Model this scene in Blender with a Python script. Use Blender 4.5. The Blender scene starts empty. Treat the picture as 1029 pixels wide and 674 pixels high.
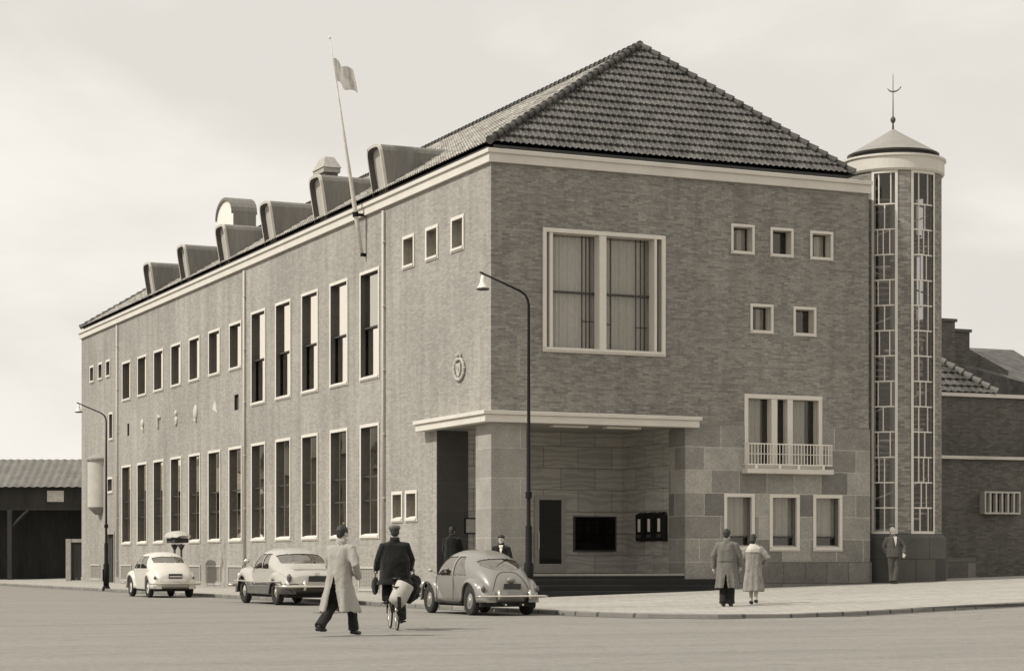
import bpy, bmesh, math, random
import numpy as np
from mathutils import Vector, Matrix, noise
random.seed(7)
SC = bpy.context.scene
COL = SC.collection
R = math.radians

# ------------------------------------------------------------------ helpers
def tag(o, label=None, cat=None, group=None, kind=None):
    if label: o['label'] = label
    if cat: o['category'] = cat
    if group: o['group'] = group
    if kind: o['kind'] = kind
    return o

def empty(name, loc=(0, 0, 0), rz=0.0, label=None, cat=None, group=None):
    o = bpy.data.objects.new(name, None)
    o.empty_display_size = 0.2
    COL.objects.link(o)
    o.location = loc
    o.rotation_euler = (0, 0, rz)
    return tag(o, label, cat, group)

def link_mesh(name, me, mat, parent=None, smooth=False):
    if mat is not None:
        me.materials.clear()
        me.materials.append(mat)
    o = bpy.data.objects.new(name, me)
    COL.objects.link(o)
    o.parent = parent
    if smooth:
        for p in me.polygons: p.use_smooth = True
    return o

def copy_tree(o, parent=None):
    c = o.copy()
    COL.objects.link(c)
    c.parent = parent
    for ch in list(o.children):
        copy_tree(ch, c)
    return c

class MB:
    """collects boxes, tubes, lofts into one mesh; f maps (a,b,c) to xyz"""
    def __init__(self, f=None):
        self.v = []; self.fc = []; self.f = f or (lambda a, b, c: (a, b, c))
    def add(self, vs, fs):
        n = len(self.v)
        self.v += [self.f(*p) for p in vs]
        self.fc += [tuple(i + n for i in q) for q in fs]
        return self
    def box(self, a0, a1, b0, b1, c0, c1):
        vs = [(a, b, c) for a in (a0, a1) for b in (b0, b1) for c in (c0, c1)]
        return self.add(vs, [(0, 1, 3, 2), (4, 6, 7, 5), (0, 4, 5, 1), (2, 3, 7, 6), (0, 2, 6, 4), (1, 5, 7, 3)])
    def quad(self, *p):
        return self.add(list(p), [tuple(range(len(p)))])
    def grid(self, P, closed=False):
        n = len(P); m = len(P[0])
        vs = [q for r in P for q in r]; fs = []
        for i in range(n - 1):
            for j in range(m if closed else m - 1):
                k = (j + 1) % m
                fs.append((i * m + j, i * m + k, (i + 1) * m + k, (i + 1) * m + j))
        return self.add(vs, fs)
    def tube(self, pts, rad, n=10, caps=True, flat=1.0):
        pts = [Vector(p) for p in pts]
        if not hasattr(rad, '__len__'): rad = [rad] * len(pts)
        rings = []
        up = None
        for i, p in enumerate(pts):
            d = (pts[min(i + 1, len(pts) - 1)] - pts[max(i - 1, 0)])
            d = d.normalized() if d.length > 1e-9 else Vector((0, 0, 1))
            if up is None:
                up = Vector((1, 0, 0)) if abs(d.x) < .9 else Vector((0, 1, 0))
            a = (up - d * up.dot(d)).normalized(); up = a
            b = d.cross(a)
            rings.append([tuple(p + (a * math.cos(t) + b * math.sin(t) * flat) * rad[i])
                          for t in [2 * math.pi * k / n for k in range(n)]])
        self.grid(rings, True)
        if caps:
            self.add(rings[0], [tuple(range(n))[::-1]]); self.add(rings[-1], [tuple(range(n))])
        return self
    def loft(self, rings, n=16, caps=True):
        """rings of (cx,cy,cz,rx,ry[,pw])"""
        P = []
        for r in rings:
            pw = r[5] if len(r) > 5 else 1.0
            P.append([(r[0] + r[3] * math.copysign(abs(math.cos(t)) ** pw, math.cos(t)),
                       r[1] + r[4] * math.copysign(abs(math.sin(t)) ** pw, math.sin(t)), r[2])
                      for t in [2 * math.pi * k / n for k in range(n)]])
        self.grid(P, True)
        if caps:
            self.add(P[0], [tuple(range(n))[::-1]]); self.add(P[-1], [tuple(range(n))])
        return self
    def lathe(self, prof, n=24, c=(0, 0), a0=0, a1=2 * math.pi):
        full = abs(a1 - a0 - 2 * math.pi) < 1e-6
        m = n if full else n + 1
        P = [[(c[0] + r * math.cos(a0 + (a1 - a0) * k / n), c[1] + r * math.sin(a0 + (a1 - a0) * k / n), z)
              for k in range(m)] for r, z in prof]
        return self.grid(P, full)
    def ball(self, c, rx, ry=None, rz=None, n=12, m=8):
        ry = ry or rx; rz = rz or rx
        P = [[(c[0] + rx * math.sin(math.pi * i / m) * math.cos(2 * math.pi * k / n),
               c[1] + ry * math.sin(math.pi * i / m) * math.sin(2 * math.pi * k / n),
               c[2] - rz * math.cos(math.pi * i / m)) for k in range(n)] for i in range(m + 1)]
        return self.grid(P, True)
    def mesh(self, name):
        me = bpy.data.meshes.new(name)
        me.from_pydata(self.v, [], self.fc)
        me.update()
        return me
    def build(self, name, mat, parent=None, smooth=False, clean=True, bevel=0):
        me = self.mesh(name)
        if clean:
            bm = bmesh.new(); bm.from_mesh(me)
            bmesh.ops.remove_doubles(bm, verts=bm.verts, dist=1e-5)
            bmesh.ops.recalc_face_normals(bm, faces=bm.faces)
            bm.to_mesh(me); bm.free()
        o = link_mesh(name, me, mat, parent, smooth)
        if bevel:
            m = o.modifiers.new('b', 'BEVEL'); m.width = bevel; m.segments = 2; m.limit_method = 'ANGLE'
        return o

# ------------------------------------------------------------------ materials (sepia print: every base colour is a warm grey)
def tint(v): return (v, v * .946, v * .845, 1)

class NT:
    def __init__(self, name):
        self.m = bpy.data.materials.new(name); self.m.use_nodes = True
        self.t = self.m.node_tree
        self.b = self.t.nodes['Principled BSDF']; self.out = self.t.nodes['Material Output']
    def n(self, typ, **k):
        q = self.t.nodes.new(typ)
        for a, v in k.items(): setattr(q, a, v)
        return q
    def l(self, a, b): self.t.links.new(a, b)
    def math(self, op, a, b=None):
        q = self.n('ShaderNodeMath', operation=op)
        for i, x in enumerate((a, b)):
            if x is None: continue
            if isinstance(x, (int, float)): q.inputs[i].default_value = x
            else: self.l(x, q.inputs[i])
        return q.outputs[0]
    def noise(self, vec, scale, detail=4, rough=.6):
        q = self.n('ShaderNodeTexNoise'); q.inputs['Scale'].default_value = scale
        q.inputs['Detail'].default_value = detail; q.inputs['Roughness'].default_value = rough
        if vec is not None: self.l(vec, q.inputs['Vector'])
        return q.outputs['Fac']
    def mulcol(self, fac_sock, col):
        """colour = col * fac"""
        q = self.n('ShaderNodeVectorMath', operation='SCALE')
        q.inputs[0].default_value = col[:3]
        self.l(fac_sock, q.inputs['Scale']); return q.outputs[0]
    def maprange(self, s, a, b, lo, hi):
        q = self.n('ShaderNodeMapRange')
        self.l(s, q.inputs[0]); q.inputs[1].default_value = a; q.inputs[2].default_value = b
        q.inputs[3].default_value = lo; q.inputs[4].default_value = hi
        return q.outputs[0]
    def bump(self, h, strength=.3, dist=.01):
        q = self.n('ShaderNodeBump'); q.inputs['Strength'].default_value = strength
        q.inputs['Distance'].default_value = dist
        self.l(h, q.inputs['Height']); self.l(q.outputs[0], self.b.inputs['Normal'])
    def obj(self): return self.n('ShaderNodeTexCoord').outputs['Object']

def plain(name, v, rough=.8, var=.25, scale=6, fine=40, metal=0, bump=0, coat=0, spec=.4, streak=False):
    k = NT(name); co = k.obj()
    if streak:
        mp = k.n('ShaderNodeMapping'); mp.inputs['Scale'].default_value = (1, 1, .12)
        k.l(co, mp.inputs[0]); co = mp.outputs[0]
    a = k.noise(co, scale); b = k.noise(co, fine, 2)
    s = k.math('ADD', k.math('MULTIPLY', a, .6), k.math('MULTIPLY', b, .4))
    f = k.maprange(s, .3, .7, 1 - var, 1 + var)
    k.l(k.mulcol(f, tint(v)), k.b.inputs['Base Color'])
    k.b.inputs['Roughness'].default_value = rough; k.b.inputs['Metallic'].default_value = metal
    k.b.inputs['Specular IOR Level'].default_value = spec
    k.b.inputs['Coat Weight'].default_value = coat
    k.b.inputs['Coat Roughness'].default_value = .08
    if bump: k.bump(s, .6, bump)
    return k.m

def brick(name, v, cyl=0, bw=.225, rh=.068, var=.35, mort=.9, bumpd=.006, flat=.5):
    k = NT(name); co = k.obj()
    sx = k.n('ShaderNodeSeparateXYZ'); k.l(co, sx.inputs[0])
    if cyl: u = k.math('MULTIPLY', k.math('ARCTAN2', sx.outputs[1], sx.outputs[0]), cyl)
    else: u = k.math('ADD', sx.outputs[0], sx.outputs[1])
    cb = k.n('ShaderNodeCombineXYZ'); k.l(u, cb.inputs[0]); k.l(sx.outputs[2], cb.inputs[1])
    br = k.n('ShaderNodeTexBrick'); k.l(cb.outputs[0], br.inputs['Vector'])
    br.inputs['Scale'].default_value = 1; br.inputs['Brick Width'].default_value = bw
    br.inputs['Row Height'].default_value = rh; br.inputs['Mortar Size'].default_value = .008
    br.inputs['Mortar Smooth'].default_value = .3
    br.inputs['Color1'].default_value = (1 - var,) * 3 + (1,); br.inputs['Color2'].default_value = (1 + var * .8,) * 3 + (1,)
    br.inputs['Mortar'].default_value = (mort,) * 3 + (1,)
    bw_ = k.n('ShaderNodeRGBToBW'); k.l(br.outputs['Color'], bw_.inputs[0])
    mp = k.n('ShaderNodeMapping'); mp.inputs['Scale'].default_value = (1, 1.9, 1); k.l(cb.outputs[0], mp.inputs[0])
    n1 = k.noise(mp.outputs[0], 9, 6, .85)
    n2 = k.noise(cb.outputs[0], .22, 4, .6)
    mp2 = k.n('ShaderNodeMapping'); mp2.inputs['Scale'].default_value = (1.6, .12, 1); k.l(cb.outputs[0], mp2.inputs[0])
    n3 = k.noise(mp2.outputs[0], 1.0, 5, .7)
    f = k.math('MULTIPLY', bw_.outputs[0], k.maprange(n1, .3, .7, 1 - flat * .5, 1 + flat * .5))
    f = k.math('MULTIPLY', f, k.maprange(n2, .3, .7, .86, 1.12))
    f = k.math('MULTIPLY', f, k.maprange(n3, .38, .7, 1.06, .80))
    k.l(k.mulcol(f, tint(v)), k.b.inputs['Base Color'])
    k.b.inputs['Roughness'].default_value = .92; k.b.inputs['Specular IOR Level'].default_value = .2
    k.bump(k.math('ADD', bw_.outputs[0], k.math('MULTIPLY', n1, .8)), .5, bumpd)
    return k.m

def blocks(name, v, bw, rh, off=(0, 0), var=.3, mort=1.5, msize=.012, grain=60, cyl=0):
    k = NT(name); co = k.obj()
    sx = k.n('ShaderNodeSeparateXYZ'); k.l(co, sx.inputs[0])
    if cyl: u = k.math('MULTIPLY', k.math('ARCTAN2', sx.outputs[1], sx.outputs[0]), cyl)
    else: u = k.math('ADD', sx.outputs[0], sx.outputs[1])
    cb = k.n('ShaderNodeCombineXYZ')
    k.l(k.math('ADD', u, off[0]), cb.inputs[0]); k.l(k.math('SUBTRACT', sx.outputs[2], off[1]), cb.inputs[1])
    br = k.n('ShaderNodeTexBrick'); k.l(cb.outputs[0], br.inputs['Vector'])
    br.offset = .42; br.squash = .72; br.squash_frequency = 3
    br.inputs['Scale'].default_value = 1; br.inputs['Brick Width'].default_value = bw
    br.inputs['Row Height'].default_value = rh; br.inputs['Mortar Size'].default_value = msize
    br.inputs['Color1'].default_value = (1 - var,) * 3 + (1,); br.inputs['Color2'].default_value = (1 + var,) * 3 + (1,)
    br.inputs['Mortar'].default_value = (mort,) * 3 + (1,)
    q = k.n('ShaderNodeRGBToBW'); k.l(br.outputs['Color'], q.inputs[0])
    n1 = k.noise(co, grain, 3, .7); n2 = k.noise(co, 1.7, 4)
    f = k.math('MULTIPLY', q.outputs[0], k.maprange(n1, .3, .7, .75, 1.25))
    f = k.math('MULTIPLY', f, k.maprange(n2, .3, .7, .85, 1.15))
    k.l(k.mulcol(f, tint(v)), k.b.inputs['Base Color'])
    k.b.inputs['Roughness'].default_value = .75
    k.bump(k.math('ADD', n1, k.math('MULTIPLY', br.outputs['Fac'], -1.5)), .3, .006)
    return k.m

def travertine(name, v):
    k = NT(name); co = k.obj()
    sx = k.n('ShaderNodeSeparateXYZ'); k.l(co, sx.inputs[0])
    cb = k.n('ShaderNodeCombineXYZ'); k.l(k.math('ADD', sx.outputs[0], sx.outputs[1]), cb.inputs[0]); k.l(sx.outputs[2], cb.inputs[1])
    br = k.n('ShaderNodeTexBrick'); k.l(cb.outputs[0], br.inputs['Vector'])
    br.inputs['Scale'].default_value = 1; br.inputs['Brick Width'].default_value = 1.15; br.inputs['Row Height'].default_value = .66
    br.inputs['Mortar Size'].default_value = .01
    br.inputs['Color1'].default_value = (.85,) * 3 + (1,); br.inputs['Color2'].default_value = (1.12,) * 3 + (1,)
    br.inputs['Mortar'].default_value = (.4,) * 3 + (1,)
    q = k.n('ShaderNodeRGBToBW'); k.l(br.outputs['Color'], q.inputs[0])
    mp = k.n('ShaderNodeMapping'); mp.inputs['Scale'].default_value = (.5, 2.0, 1); k.l(cb.outputs[0], mp.inputs[0])
    w = k.n('ShaderNodeTexWave', wave_type='BANDS', bands_direction='Y')
    w.inputs['Scale'].default_value = .8; w.inputs['Distortion'].default_value = 14; w.inputs['Detail'].default_value = 4
    w.inputs['Detail Scale'].default_value = 1.3
    k.l(mp.outputs[0], w.inputs['Vector'])
    f = k.math('MULTIPLY', q.outputs[0], k.maprange(w.outputs['Fac'], 0, 1, .84, 1.1))
    f = k.math('MULTIPLY', f, k.maprange(k.noise(co, 30, 3), .3, .7, .85, 1.15))
    k.l(k.mulcol(f, tint(v)), k.b.inputs['Base Color'])
    k.b.inputs['Roughness'].default_value = .6
    return k.m

def glass(name, transp=.5, refl=.35, dark=.012, rough=.02, wav=.0015):
    k = NT(name)
    tr = k.n('ShaderNodeBsdfTransparent'); tr.inputs[0].default_value = (.9, .9, .9, 1)
    df = k.n('ShaderNodeBsdfDiffuse'); df.inputs[0].default_value = tint(dark)
    gl = k.n('ShaderNodeBsdfGlossy'); gl.inputs['Roughness'].default_value = rough; gl.inputs['Color'].default_value = tint(.95)
    m1 = k.n('ShaderNodeMixShader'); m1.inputs[0].default_value = transp
    k.l(df.outputs[0], m1.inputs[1]); k.l(tr.outputs[0], m1.inputs[2])
    lw = k.n('ShaderNodeLayerWeight'); lw.inputs['Blend'].default_value = .35
    f = k.maprange(lw.outputs['Fresnel'], 0, 1, min(.58, refl * .35), min(1, refl * 2.2))
    m2 = k.n('ShaderNodeMixShader'); k.l(f, m2.inputs[0])
    k.l(m1.outputs[0], m2.inputs[1]); k.l(gl.outputs[0], m2.inputs[2])
    if wav:
        nn = k.noise(k.obj(), 1.2, 1)
        bp = k.n('ShaderNodeBump'); bp.inputs['Distance'].default_value = wav; bp.inputs['Strength'].default_value = 1
        k.l(nn, bp.inputs['Height']); k.l(bp.outputs[0], gl.inputs['Normal'])
    k.l(m2.outputs[0], k.out.inputs[0])
    return k.m

def cloth(name, v, var=.2, scale=9, rough=.95):
    k = NT(name); co = k.obj()
    mp = k.n('ShaderNodeMapping'); mp.inputs['Scale'].default_value = (1.3, 1.3, .5); k.l(co, mp.inputs[0])
    a = k.noise(mp.outputs[0], scale, 4); b = k.noise(co, 220, 2)
    s = k.math('ADD', k.math('MULTIPLY', a, .7), k.math('MULTIPLY', b, .3))
    k.l(k.mulcol(k.maprange(s, .3, .7, 1 - var, 1 + var), tint(v)), k.b.inputs['Base Color'])
    k.b.inputs['Roughness'].default_value = rough; k.b.inputs['Specular IOR Level'].default_value = .1
    k.b.inputs['Sheen Weight'].default_value = .15
    k.bump(a, .4, .02)
    return k.m

def roofmat(name, v):
    k = NT(name); co = k.obj()
    vo = k.n('ShaderNodeTexVoronoi'); vo.inputs['Scale'].default_value = 3.4; k.l(co, vo.inputs['Vector'])
    q = k.n('ShaderNodeRGBToBW'); k.l(vo.outputs['Color'], q.inputs[0])
    f = k.math('MULTIPLY', k.maprange(q.outputs[0], .2, .8, .7, 1.3), k.maprange(k.noise(co, 1.1, 5), .3, .7, .75, 1.25))
    f = k.math('MULTIPLY', f, k.maprange(k.noise(co, 30, 3), .3, .7, .8, 1.2))
    k.l(k.mulcol(f, tint(v)), k.b.inputs['Base Color'])
    k.b.inputs['Roughness'].default_value = .65
    return k.m

def roadmat(name, v, setts=None):
    k = NT(name); co = k.obj()
    mp = k.n('ShaderNodeMapping'); mp.inputs['Rotation'].default_value = (0, 0, .42); mp.inputs['Scale'].default_value = (.5, 2.2, 1)
    k.l(co, mp.inputs[0])
    f = k.math('MULTIPLY', k.maprange(k.noise(mp.outputs[0], .2, 3, .5), .3, .7, .95, 1.05), k.maprange(k.noise(co, 9, 6, .9), .3, .7, .66, 1.32))
    mp2 = k.n('ShaderNodeMapping'); mp2.inputs['Rotation'].default_value = (0, 0, .2); mp2.inputs['Scale'].default_value = (.16, .9, 1); k.l(co, mp2.inputs[0])
    f = k.math('MULTIPLY', f, k.maprange(k.noise(mp2.outputs[0], 1.0, 5, .7), .45, .7, 1.03, .86))
    vs_ = k.n('ShaderNodeTexVoronoi'); vs_.inputs['Scale'].default_value = .55; vs_.inputs['Randomness'].default_value = 1; k.l(co, vs_.inputs['Vector'])
    f = k.math('MULTIPLY', f, k.maprange(vs_.outputs['Distance'], .02, .14, .80, 1.0))
    f = k.math('MULTIPLY', f, k.maprange(k.noise(co, 2.3, 4), .3, .7, .93, 1.06))
    h = k.noise(co, 26, 3, .7)
    if setts:
        br = k.n('ShaderNodeTexBrick'); k.l(co, br.inputs['Vector'])
        br.inputs['Scale'].default_value = 1; br.inputs['Brick Width'].default_value = setts[0]
        br.inputs['Row Height'].default_value = setts[1]; br.inputs['Mortar Size'].default_value = .012
        br.inputs['Color1'].default_value = (.93,) * 3 + (1,); br.inputs['Color2'].default_value = (1.06,) * 3 + (1,)
        br.inputs['Mortar'].default_value = (.8,) * 3 + (1,)
        q = k.n('ShaderNodeRGBToBW'); k.l(br.outputs['Color'], q.inputs[0])
        f = k.math('MULTIPLY', f, q.outputs[0])
    k.l(k.mulcol(f, tint(v)), k.b.inputs['Base Color'])
    k.b.inputs['Roughness'].default_value = .9; k.b.inputs['Specular IOR Level'].default_value = .25
    k.bump(h, .5, .012)
    return k.m

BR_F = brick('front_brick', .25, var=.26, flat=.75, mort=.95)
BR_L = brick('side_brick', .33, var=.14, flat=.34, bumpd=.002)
BR_T = brick('tower_brick', .26, cyl=1.45, var=.35, flat=.5)
BR_H = brick('old_brick', .13, var=.25, flat=.5)
GRAN = blocks('granite_block', .255, 1.3, .667, (.55, 1.13), var=.40, mort=1.55, grain=22)
GRAN_C = blocks('granite_pillar', .28, 3.1, .83, (.9, 0.98), var=.08, mort=1.35, grain=22)
GRAN_J = blocks('granite_jamb_shade', .06, 3.1, .83, (.9, 0.98), var=.08, mort=1.25)  # pillar granite darkened: the porch jamb's shade is in its colour
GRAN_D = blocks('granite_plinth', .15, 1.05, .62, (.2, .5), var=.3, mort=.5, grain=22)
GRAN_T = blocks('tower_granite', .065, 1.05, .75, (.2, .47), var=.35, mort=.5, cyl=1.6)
TRAV = travertine('travertine', .40)
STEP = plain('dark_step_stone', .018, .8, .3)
CONC = plain('concrete_band', .60, .8, .10, 1.2, 25)
FRAME = plain('white_frame', .64, .6, .08, 2, 30)
STEEL = plain('dark_steel', .05, .5, .2)
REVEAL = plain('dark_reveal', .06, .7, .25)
LEAD = plain('lead_sheet', .17, .6, .3, 1.4, 12, streak=True)
WHITE = plain('white_paint', .74, .5, .06, 2, 20)
IRON = plain('black_iron', .012, .7, .25, spec=.15)
ROOF = roofmat('roof_tile', .082)
ROOF_L = roofmat('roof_tile_lit', .34)  # same tiles made paler: sunlight on the side slope put into the colour
RIDGE = roofmat('ridge_tile', .065)
WOOD_D = plain('dark_wood', .035, .8, .5, 1.2, 14, streak=True)
G_SIDE = glass('side_glass', .2, 2.2, .01)
G_FRONT = glass('front_glass', .93, .22, .01)
G_TOWER = glass('tower_glass', .80, .15, .01)
G_DARK = glass('dark_glass', .05, .03, .006)
G_CAR = glass('car_glass', .3, .85, .008, wav=0)
CURT = cloth('curtain_cloth', .48, .14)
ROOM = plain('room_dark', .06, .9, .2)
CARD = plain('blank_paper', .7, .8, .05)

# ------------------------------------------------------------------ ground
def S(x): return .028 * max(0.0, min(x, 45.0))
KERB = [(-4.95, 95), (-4.9, 60), (-4.7, 30), (-4.5, 15), (-4.25, 4), (-4.0, -3), (-3.85, -8), (-3.7, -11.2), (-3.5, -13.4), (-3.0, -15.0), (-2.0, -16.1), (-.6, -16.5), (1.5, -16.3), (4, -15.9), (7, -15.4), (14, -14.2), (25, -12.5), (45, -10)]
BLD = [(6, 95), (6, 60), (4, 30), (3, 15), (2.5, 4), (2.3, 2.5), (2.2, 2.2), (2.2, 2.0), (2.2, 2), (2.25, 1.8), (2.3, 1.8), (2.5, 1.8), (3, 1.8), (5, 1.8), (8, 1.8), (14, 1.8), (25, 1.8), (45, 1.8)]
mb = MB()
xs = [-400, -150, -60, -30] + list(range(-20, 46, 3)) + [45, 60, 90, 150, 400]
ys = [-400, -150, -60] + list(range(-48, 100, 8)) + [130, 200, 400]
mb.grid([[(x, y, S(x)) for y in ys] for x in xs])
tag(mb.build('road', roadmat('road_surface', .235), smooth=True), kind='structure')
mb = MB(); NS = 14
rows = []
for (kx, ky), (bx, by) in zip(KERB, BLD):
    row = []
    for i in range(NS + 1):
        t = i / NS
        x = kx + (bx - kx) * t; y = ky + (by - ky) * t
        row.append((x, y, S(x) + .085 + .05 * min(1, t * 1.3)))
    rows.append(row)
mb.grid(rows)
tag(mb.build('pavement', roadmat('pavement_slabs', .37, (.3, .3)), smooth=True), kind='structure')
mb = MB()
def kerb_norm(i):
    a = Vector(KERB[max(i - 1, 0)]); b = Vector(KERB[min(i + 1, len(KERB) - 1)])
    d = (b - a).normalized(); return Vector((-d.y, d.x))   # towards the pavement side
rows = []
for i, (x, y) in enumerate(KERB):
    n = kerb_norm(i); z = S(x)
    i0 = Vector((x, y)) + n * .16; o0 = Vector((x, y)) - n * .02
    rows.append([(i0.x, i0.y, z + .05), (i0.x, i0.y, z + .097), (o0.x, o0.y, z + .097), (o0.x - n.x * .015, o0.y - n.y * .015, z + .08), (o0.x - n.x * .02, o0.y - n.y * .02, z - .05)])
mb.grid(rows)
tag(mb.build('kerb', blocks('kerb_stone', .19, 1.0, .5, (.2, -.3), var=.15, mort=.35, msize=.03)), kind='structure')
mb = MB()
mb.grid([[(x - .02 - .3 * 0, y, S(x) + .004) for x, y in [(KERB[i][0] - kerb_norm(i).x * .03, KERB[i][1] - kerb_norm(i).y * .03), (KERB[i][0] - kerb_norm(i).x * .3, KERB[i][1] - kerb_norm(i).y * .3)]] for i in range(len(KERB))])
tag(mb.build('gutter', roadmat('gutter_setts', .15, (.2, .12))), kind='structure')

# ------------------------------------------------------------------ the post office
PO = empty('post_office', (0, 0, 0), 0, 'large modern brick post office with tiled hip roof, corner porch and round stair tower', 'building')
FR = lambda u, d, z: (u, d, z)          # front facade: u = x, d = depth inwards
LF = lambda u, d, z: (d, u, z)          # side facade: u = y, d = depth inwards

def wall(name, f, U, Z, holes, mat):
    us = sorted(set(list(U) + [h[i] for h in holes for i in (0, 1)]))
    zs = sorted(set(list(Z) + [h[i] for h in holes for i in (2, 3)]))
    us = [u for u in us if U[0] <= u <= U[1]]; zs = [z for z in zs if Z[0] <= z <= Z[1]]
    mb = MB(f)
    for a, b in zip(us, us[1:]):
        for c, d in zip(zs, zs[1:]):
            m = ((a + b) / 2, (c + d) / 2)
            if any(h[0] < m[0] < h[1] and h[2] < m[1] < h[3] for h in holes): continue
            mb.quad((a, 0, c), (b, 0, c), (b, 0, d), (a, 0, d))
    return mb.build(name, mat, PO)

def ring_frame(mb, u0, u1, z0, z1, w, d0, d1, wt=None, wb=None):
    wt = wt or w; wb = wb or w
    mb.box(u0, u0 + w, d0, d1, z0 + wb, z1 - wt); mb.box(u1 - w, u1, d0, d1, z0 + wb, z1 - wt)
    mb.box(u0, u1, d0, d1, z1 - wt, z1); mb.box(u0, u1, d0, d1, z0, z0 + wb)

def window(f, u0, u1, z0, z1, w=.12, proud=.05, depth=.22, gl=G_SIDE, mull=(), trans=(), reveal=REVEAL, curtain=None, bars=(), sill=True, fmat=FRAME, room=True, mw=.05, ghz=None):
    mb = MB(f); ring_frame(mb, u0, u1, z0, z1, w, -proud, .05)
    for m in mull: mb.box(m[0], m[1], -proud * .6, depth - .02, z0 + w, z1 - w)
    o = mb.build('window', fmat, PO, bevel=.006)
    a, b, c, d = u0 + w, u1 - w, z0 + w, z1 - w
    rv = MB(f); a, b, c, d = a + .002, b - .002, c + .002, d - .002; rf = -proud + .012 if gl is G_SIDE else .06
    rv.quad((a, rf, c), (a, depth, c), (a, depth, d), (a, rf, d)); rv.quad((b, rf, c), (b, depth, c), (b, depth, d), (b, rf, d))
    rv.quad((a, rf, d), (b, rf, d), (b, depth, d), (a, depth, d)); rv.quad((a, rf, c), (b, rf, c), (b, depth, c), (a, depth, c))
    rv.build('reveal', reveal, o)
    if sill:
        s = MB(f); s.add([(u0 + w * .5, depth - .02, c + .07), (u1 - w * .5, depth - .02, c + .07), (u1 - w * .5, -proud - .03, c + .012), (u0 + w * .5, -proud - .03, c + .012),
                          (u0 + w * .5, depth - .02, c + .003), (u1 - w * .5, depth - .02, c + .003), (u1 - w * .5, -proud - .03, c - .06), (u0 + w * .5, -proud - .03, c - .06)],
                         [(0, 1, 2, 3), (3, 2, 6, 7), (0, 3, 7, 4), (1, 5, 6, 2)])
        s.build('sill', fmat, o)
    if trans or bars:
        t = MB(f)
        for z in trans: t.box(a, b, depth - .05, depth + .03, z - mw / 2, z + mw / 2)
        for (p, q, r, s_) in bars: t.box(p, q, depth - .02, depth + .012, r, s_)
        t.build('glazing_bar', STEEL if ghz is None else ghz, o)
    p = MB(f); edges = [a] + [x for m in mull for x in m] + [b]
    if gl is G_SIDE and trans and z0 > 6:
        p.quad((a, depth, trans[0]), (b, depth, trans[0]), (b, depth, d), (a, depth, d)); p.quad((a, depth + .055, c), (b, depth + .055, c), (b, depth + .055, trans[0]), (a, depth + .055, trans[0])); edges = []
    for x0, x1 in zip(edges[::2], edges[1::2]): p.quad((x0, depth, c), (x1, depth, c), (x1, depth, d), (x0, depth, d))
    p.build('pane', gl, o)
    if curtain:
        cm = MB(f)
        for (x0, x1, zz0, zz1) in curtain:
            n = int((x1 - x0) / .02) + 2
            ph = random.random() * 6
            P = []
            for i in range(n):
                u = x0 + (x1 - x0) * i / (n - 1)
                dd = depth + .07 + .03 * math.sin(u * 48 + ph) + .015 * math.sin(u * 21 + ph)
                P.append([(u, dd, zz0), (u, dd + .01, (zz0 + zz1) / 2), (u, dd, zz1)])
            cm.grid(P)
        cm.build('curtain', CURT, o, smooth=True)
    if room:
        r = MB(f); D = depth + .9
        r.quad((a - .2, D, c - .2), (b + .2, D, c - .2), (b + .2, D, d + .2), (a - .2, D, d + .2))
        for q0, q1 in (((a - .2, c - .2), (a - .2, d + .2)), ((b + .2, c - .2), (b + .2, d + .2)), ((a - .2, d + .2), (b + .2, d + .2)), ((a - .2, c - .2), (b + .2, c - .2))):
            r.quad((q0[0], depth + .01, q0[1]), (q1[0], depth + .01, q1[1]), (q1[0], D, q1[1]), (q0[0], D, q0[1]))
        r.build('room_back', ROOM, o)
    return o

# --- openings
YC = [9.64, 12.58, 15.58, 18.55, 21.52, 24.46, 27.35, 30.25, 33.12, 36.0, 38.87, 41.76]
SIDE = []
for i, y in enumerate(YC):
    if i < 5: SIDE.append((y - .9, y + .9, 6.92, 10.44, [8.62]))
    else: SIDE.append((y - .82, y + .82, 8.46, 10.3, []))
    SIDE.append((y - .88, y + .88, 1.86, 5.53, [3.1, 3.86]))
SQL = [(5.74, 6.74, 10.04, 11.06), (3.84, 4.84, 10.04, 11.06), (1.88, 2.86, 10.04, 11.06)]
LSQ = [(6.72, 7.66, 2.34, 3.3), (5.52, 6.5, 2.34, 3.3)]
TINY = [(48.3, 49.2, 9.82, 10.68), (46.5, 47.4, 9.82, 10.68), (44.9, 45.8, 9.82, 10.68)]
SLOT = [(41.3, 41.65, 6.86, 7.42), (24.08, 24.64, 6.92, 7.52)]
EDGE = [(44.35, 45.2, 6.8, 8.15)]; MID = [(44.4, 45.5, 4.3, 5.1)]
DOOR = (44.1, 45.95, -.1, 2.5)
holes = [s[:4] for s in SIDE] + SQL + LSQ + TINY + SLOT + EDGE + MID + [DOOR, (1.09, 4.0, -1, 5.0), (-1, 1.09, -1, 5.02)]
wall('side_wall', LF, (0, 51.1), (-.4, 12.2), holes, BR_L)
for (a, b, c, d, t) in SIDE:
    window(LF, a, b, c, d, .10, .035, .135, G_SIDE, trans=t)
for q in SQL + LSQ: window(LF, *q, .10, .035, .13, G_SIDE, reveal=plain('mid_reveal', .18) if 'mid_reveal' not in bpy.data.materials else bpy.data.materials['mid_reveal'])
for q in TINY + EDGE + MID: window(LF, *q, .1, .04, .14, G_SIDE)
for q in SLOT:
    m = MB(LF); m.box(q[0], q[1], .10, .12, q[2], q[3])
    ring_frame(m, q[0] - .002, q[1] + .002, q[2] - .002, q[3] + .002, .012, .001, .12); m.build('vent_slot', REVEAL, PO)

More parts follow.
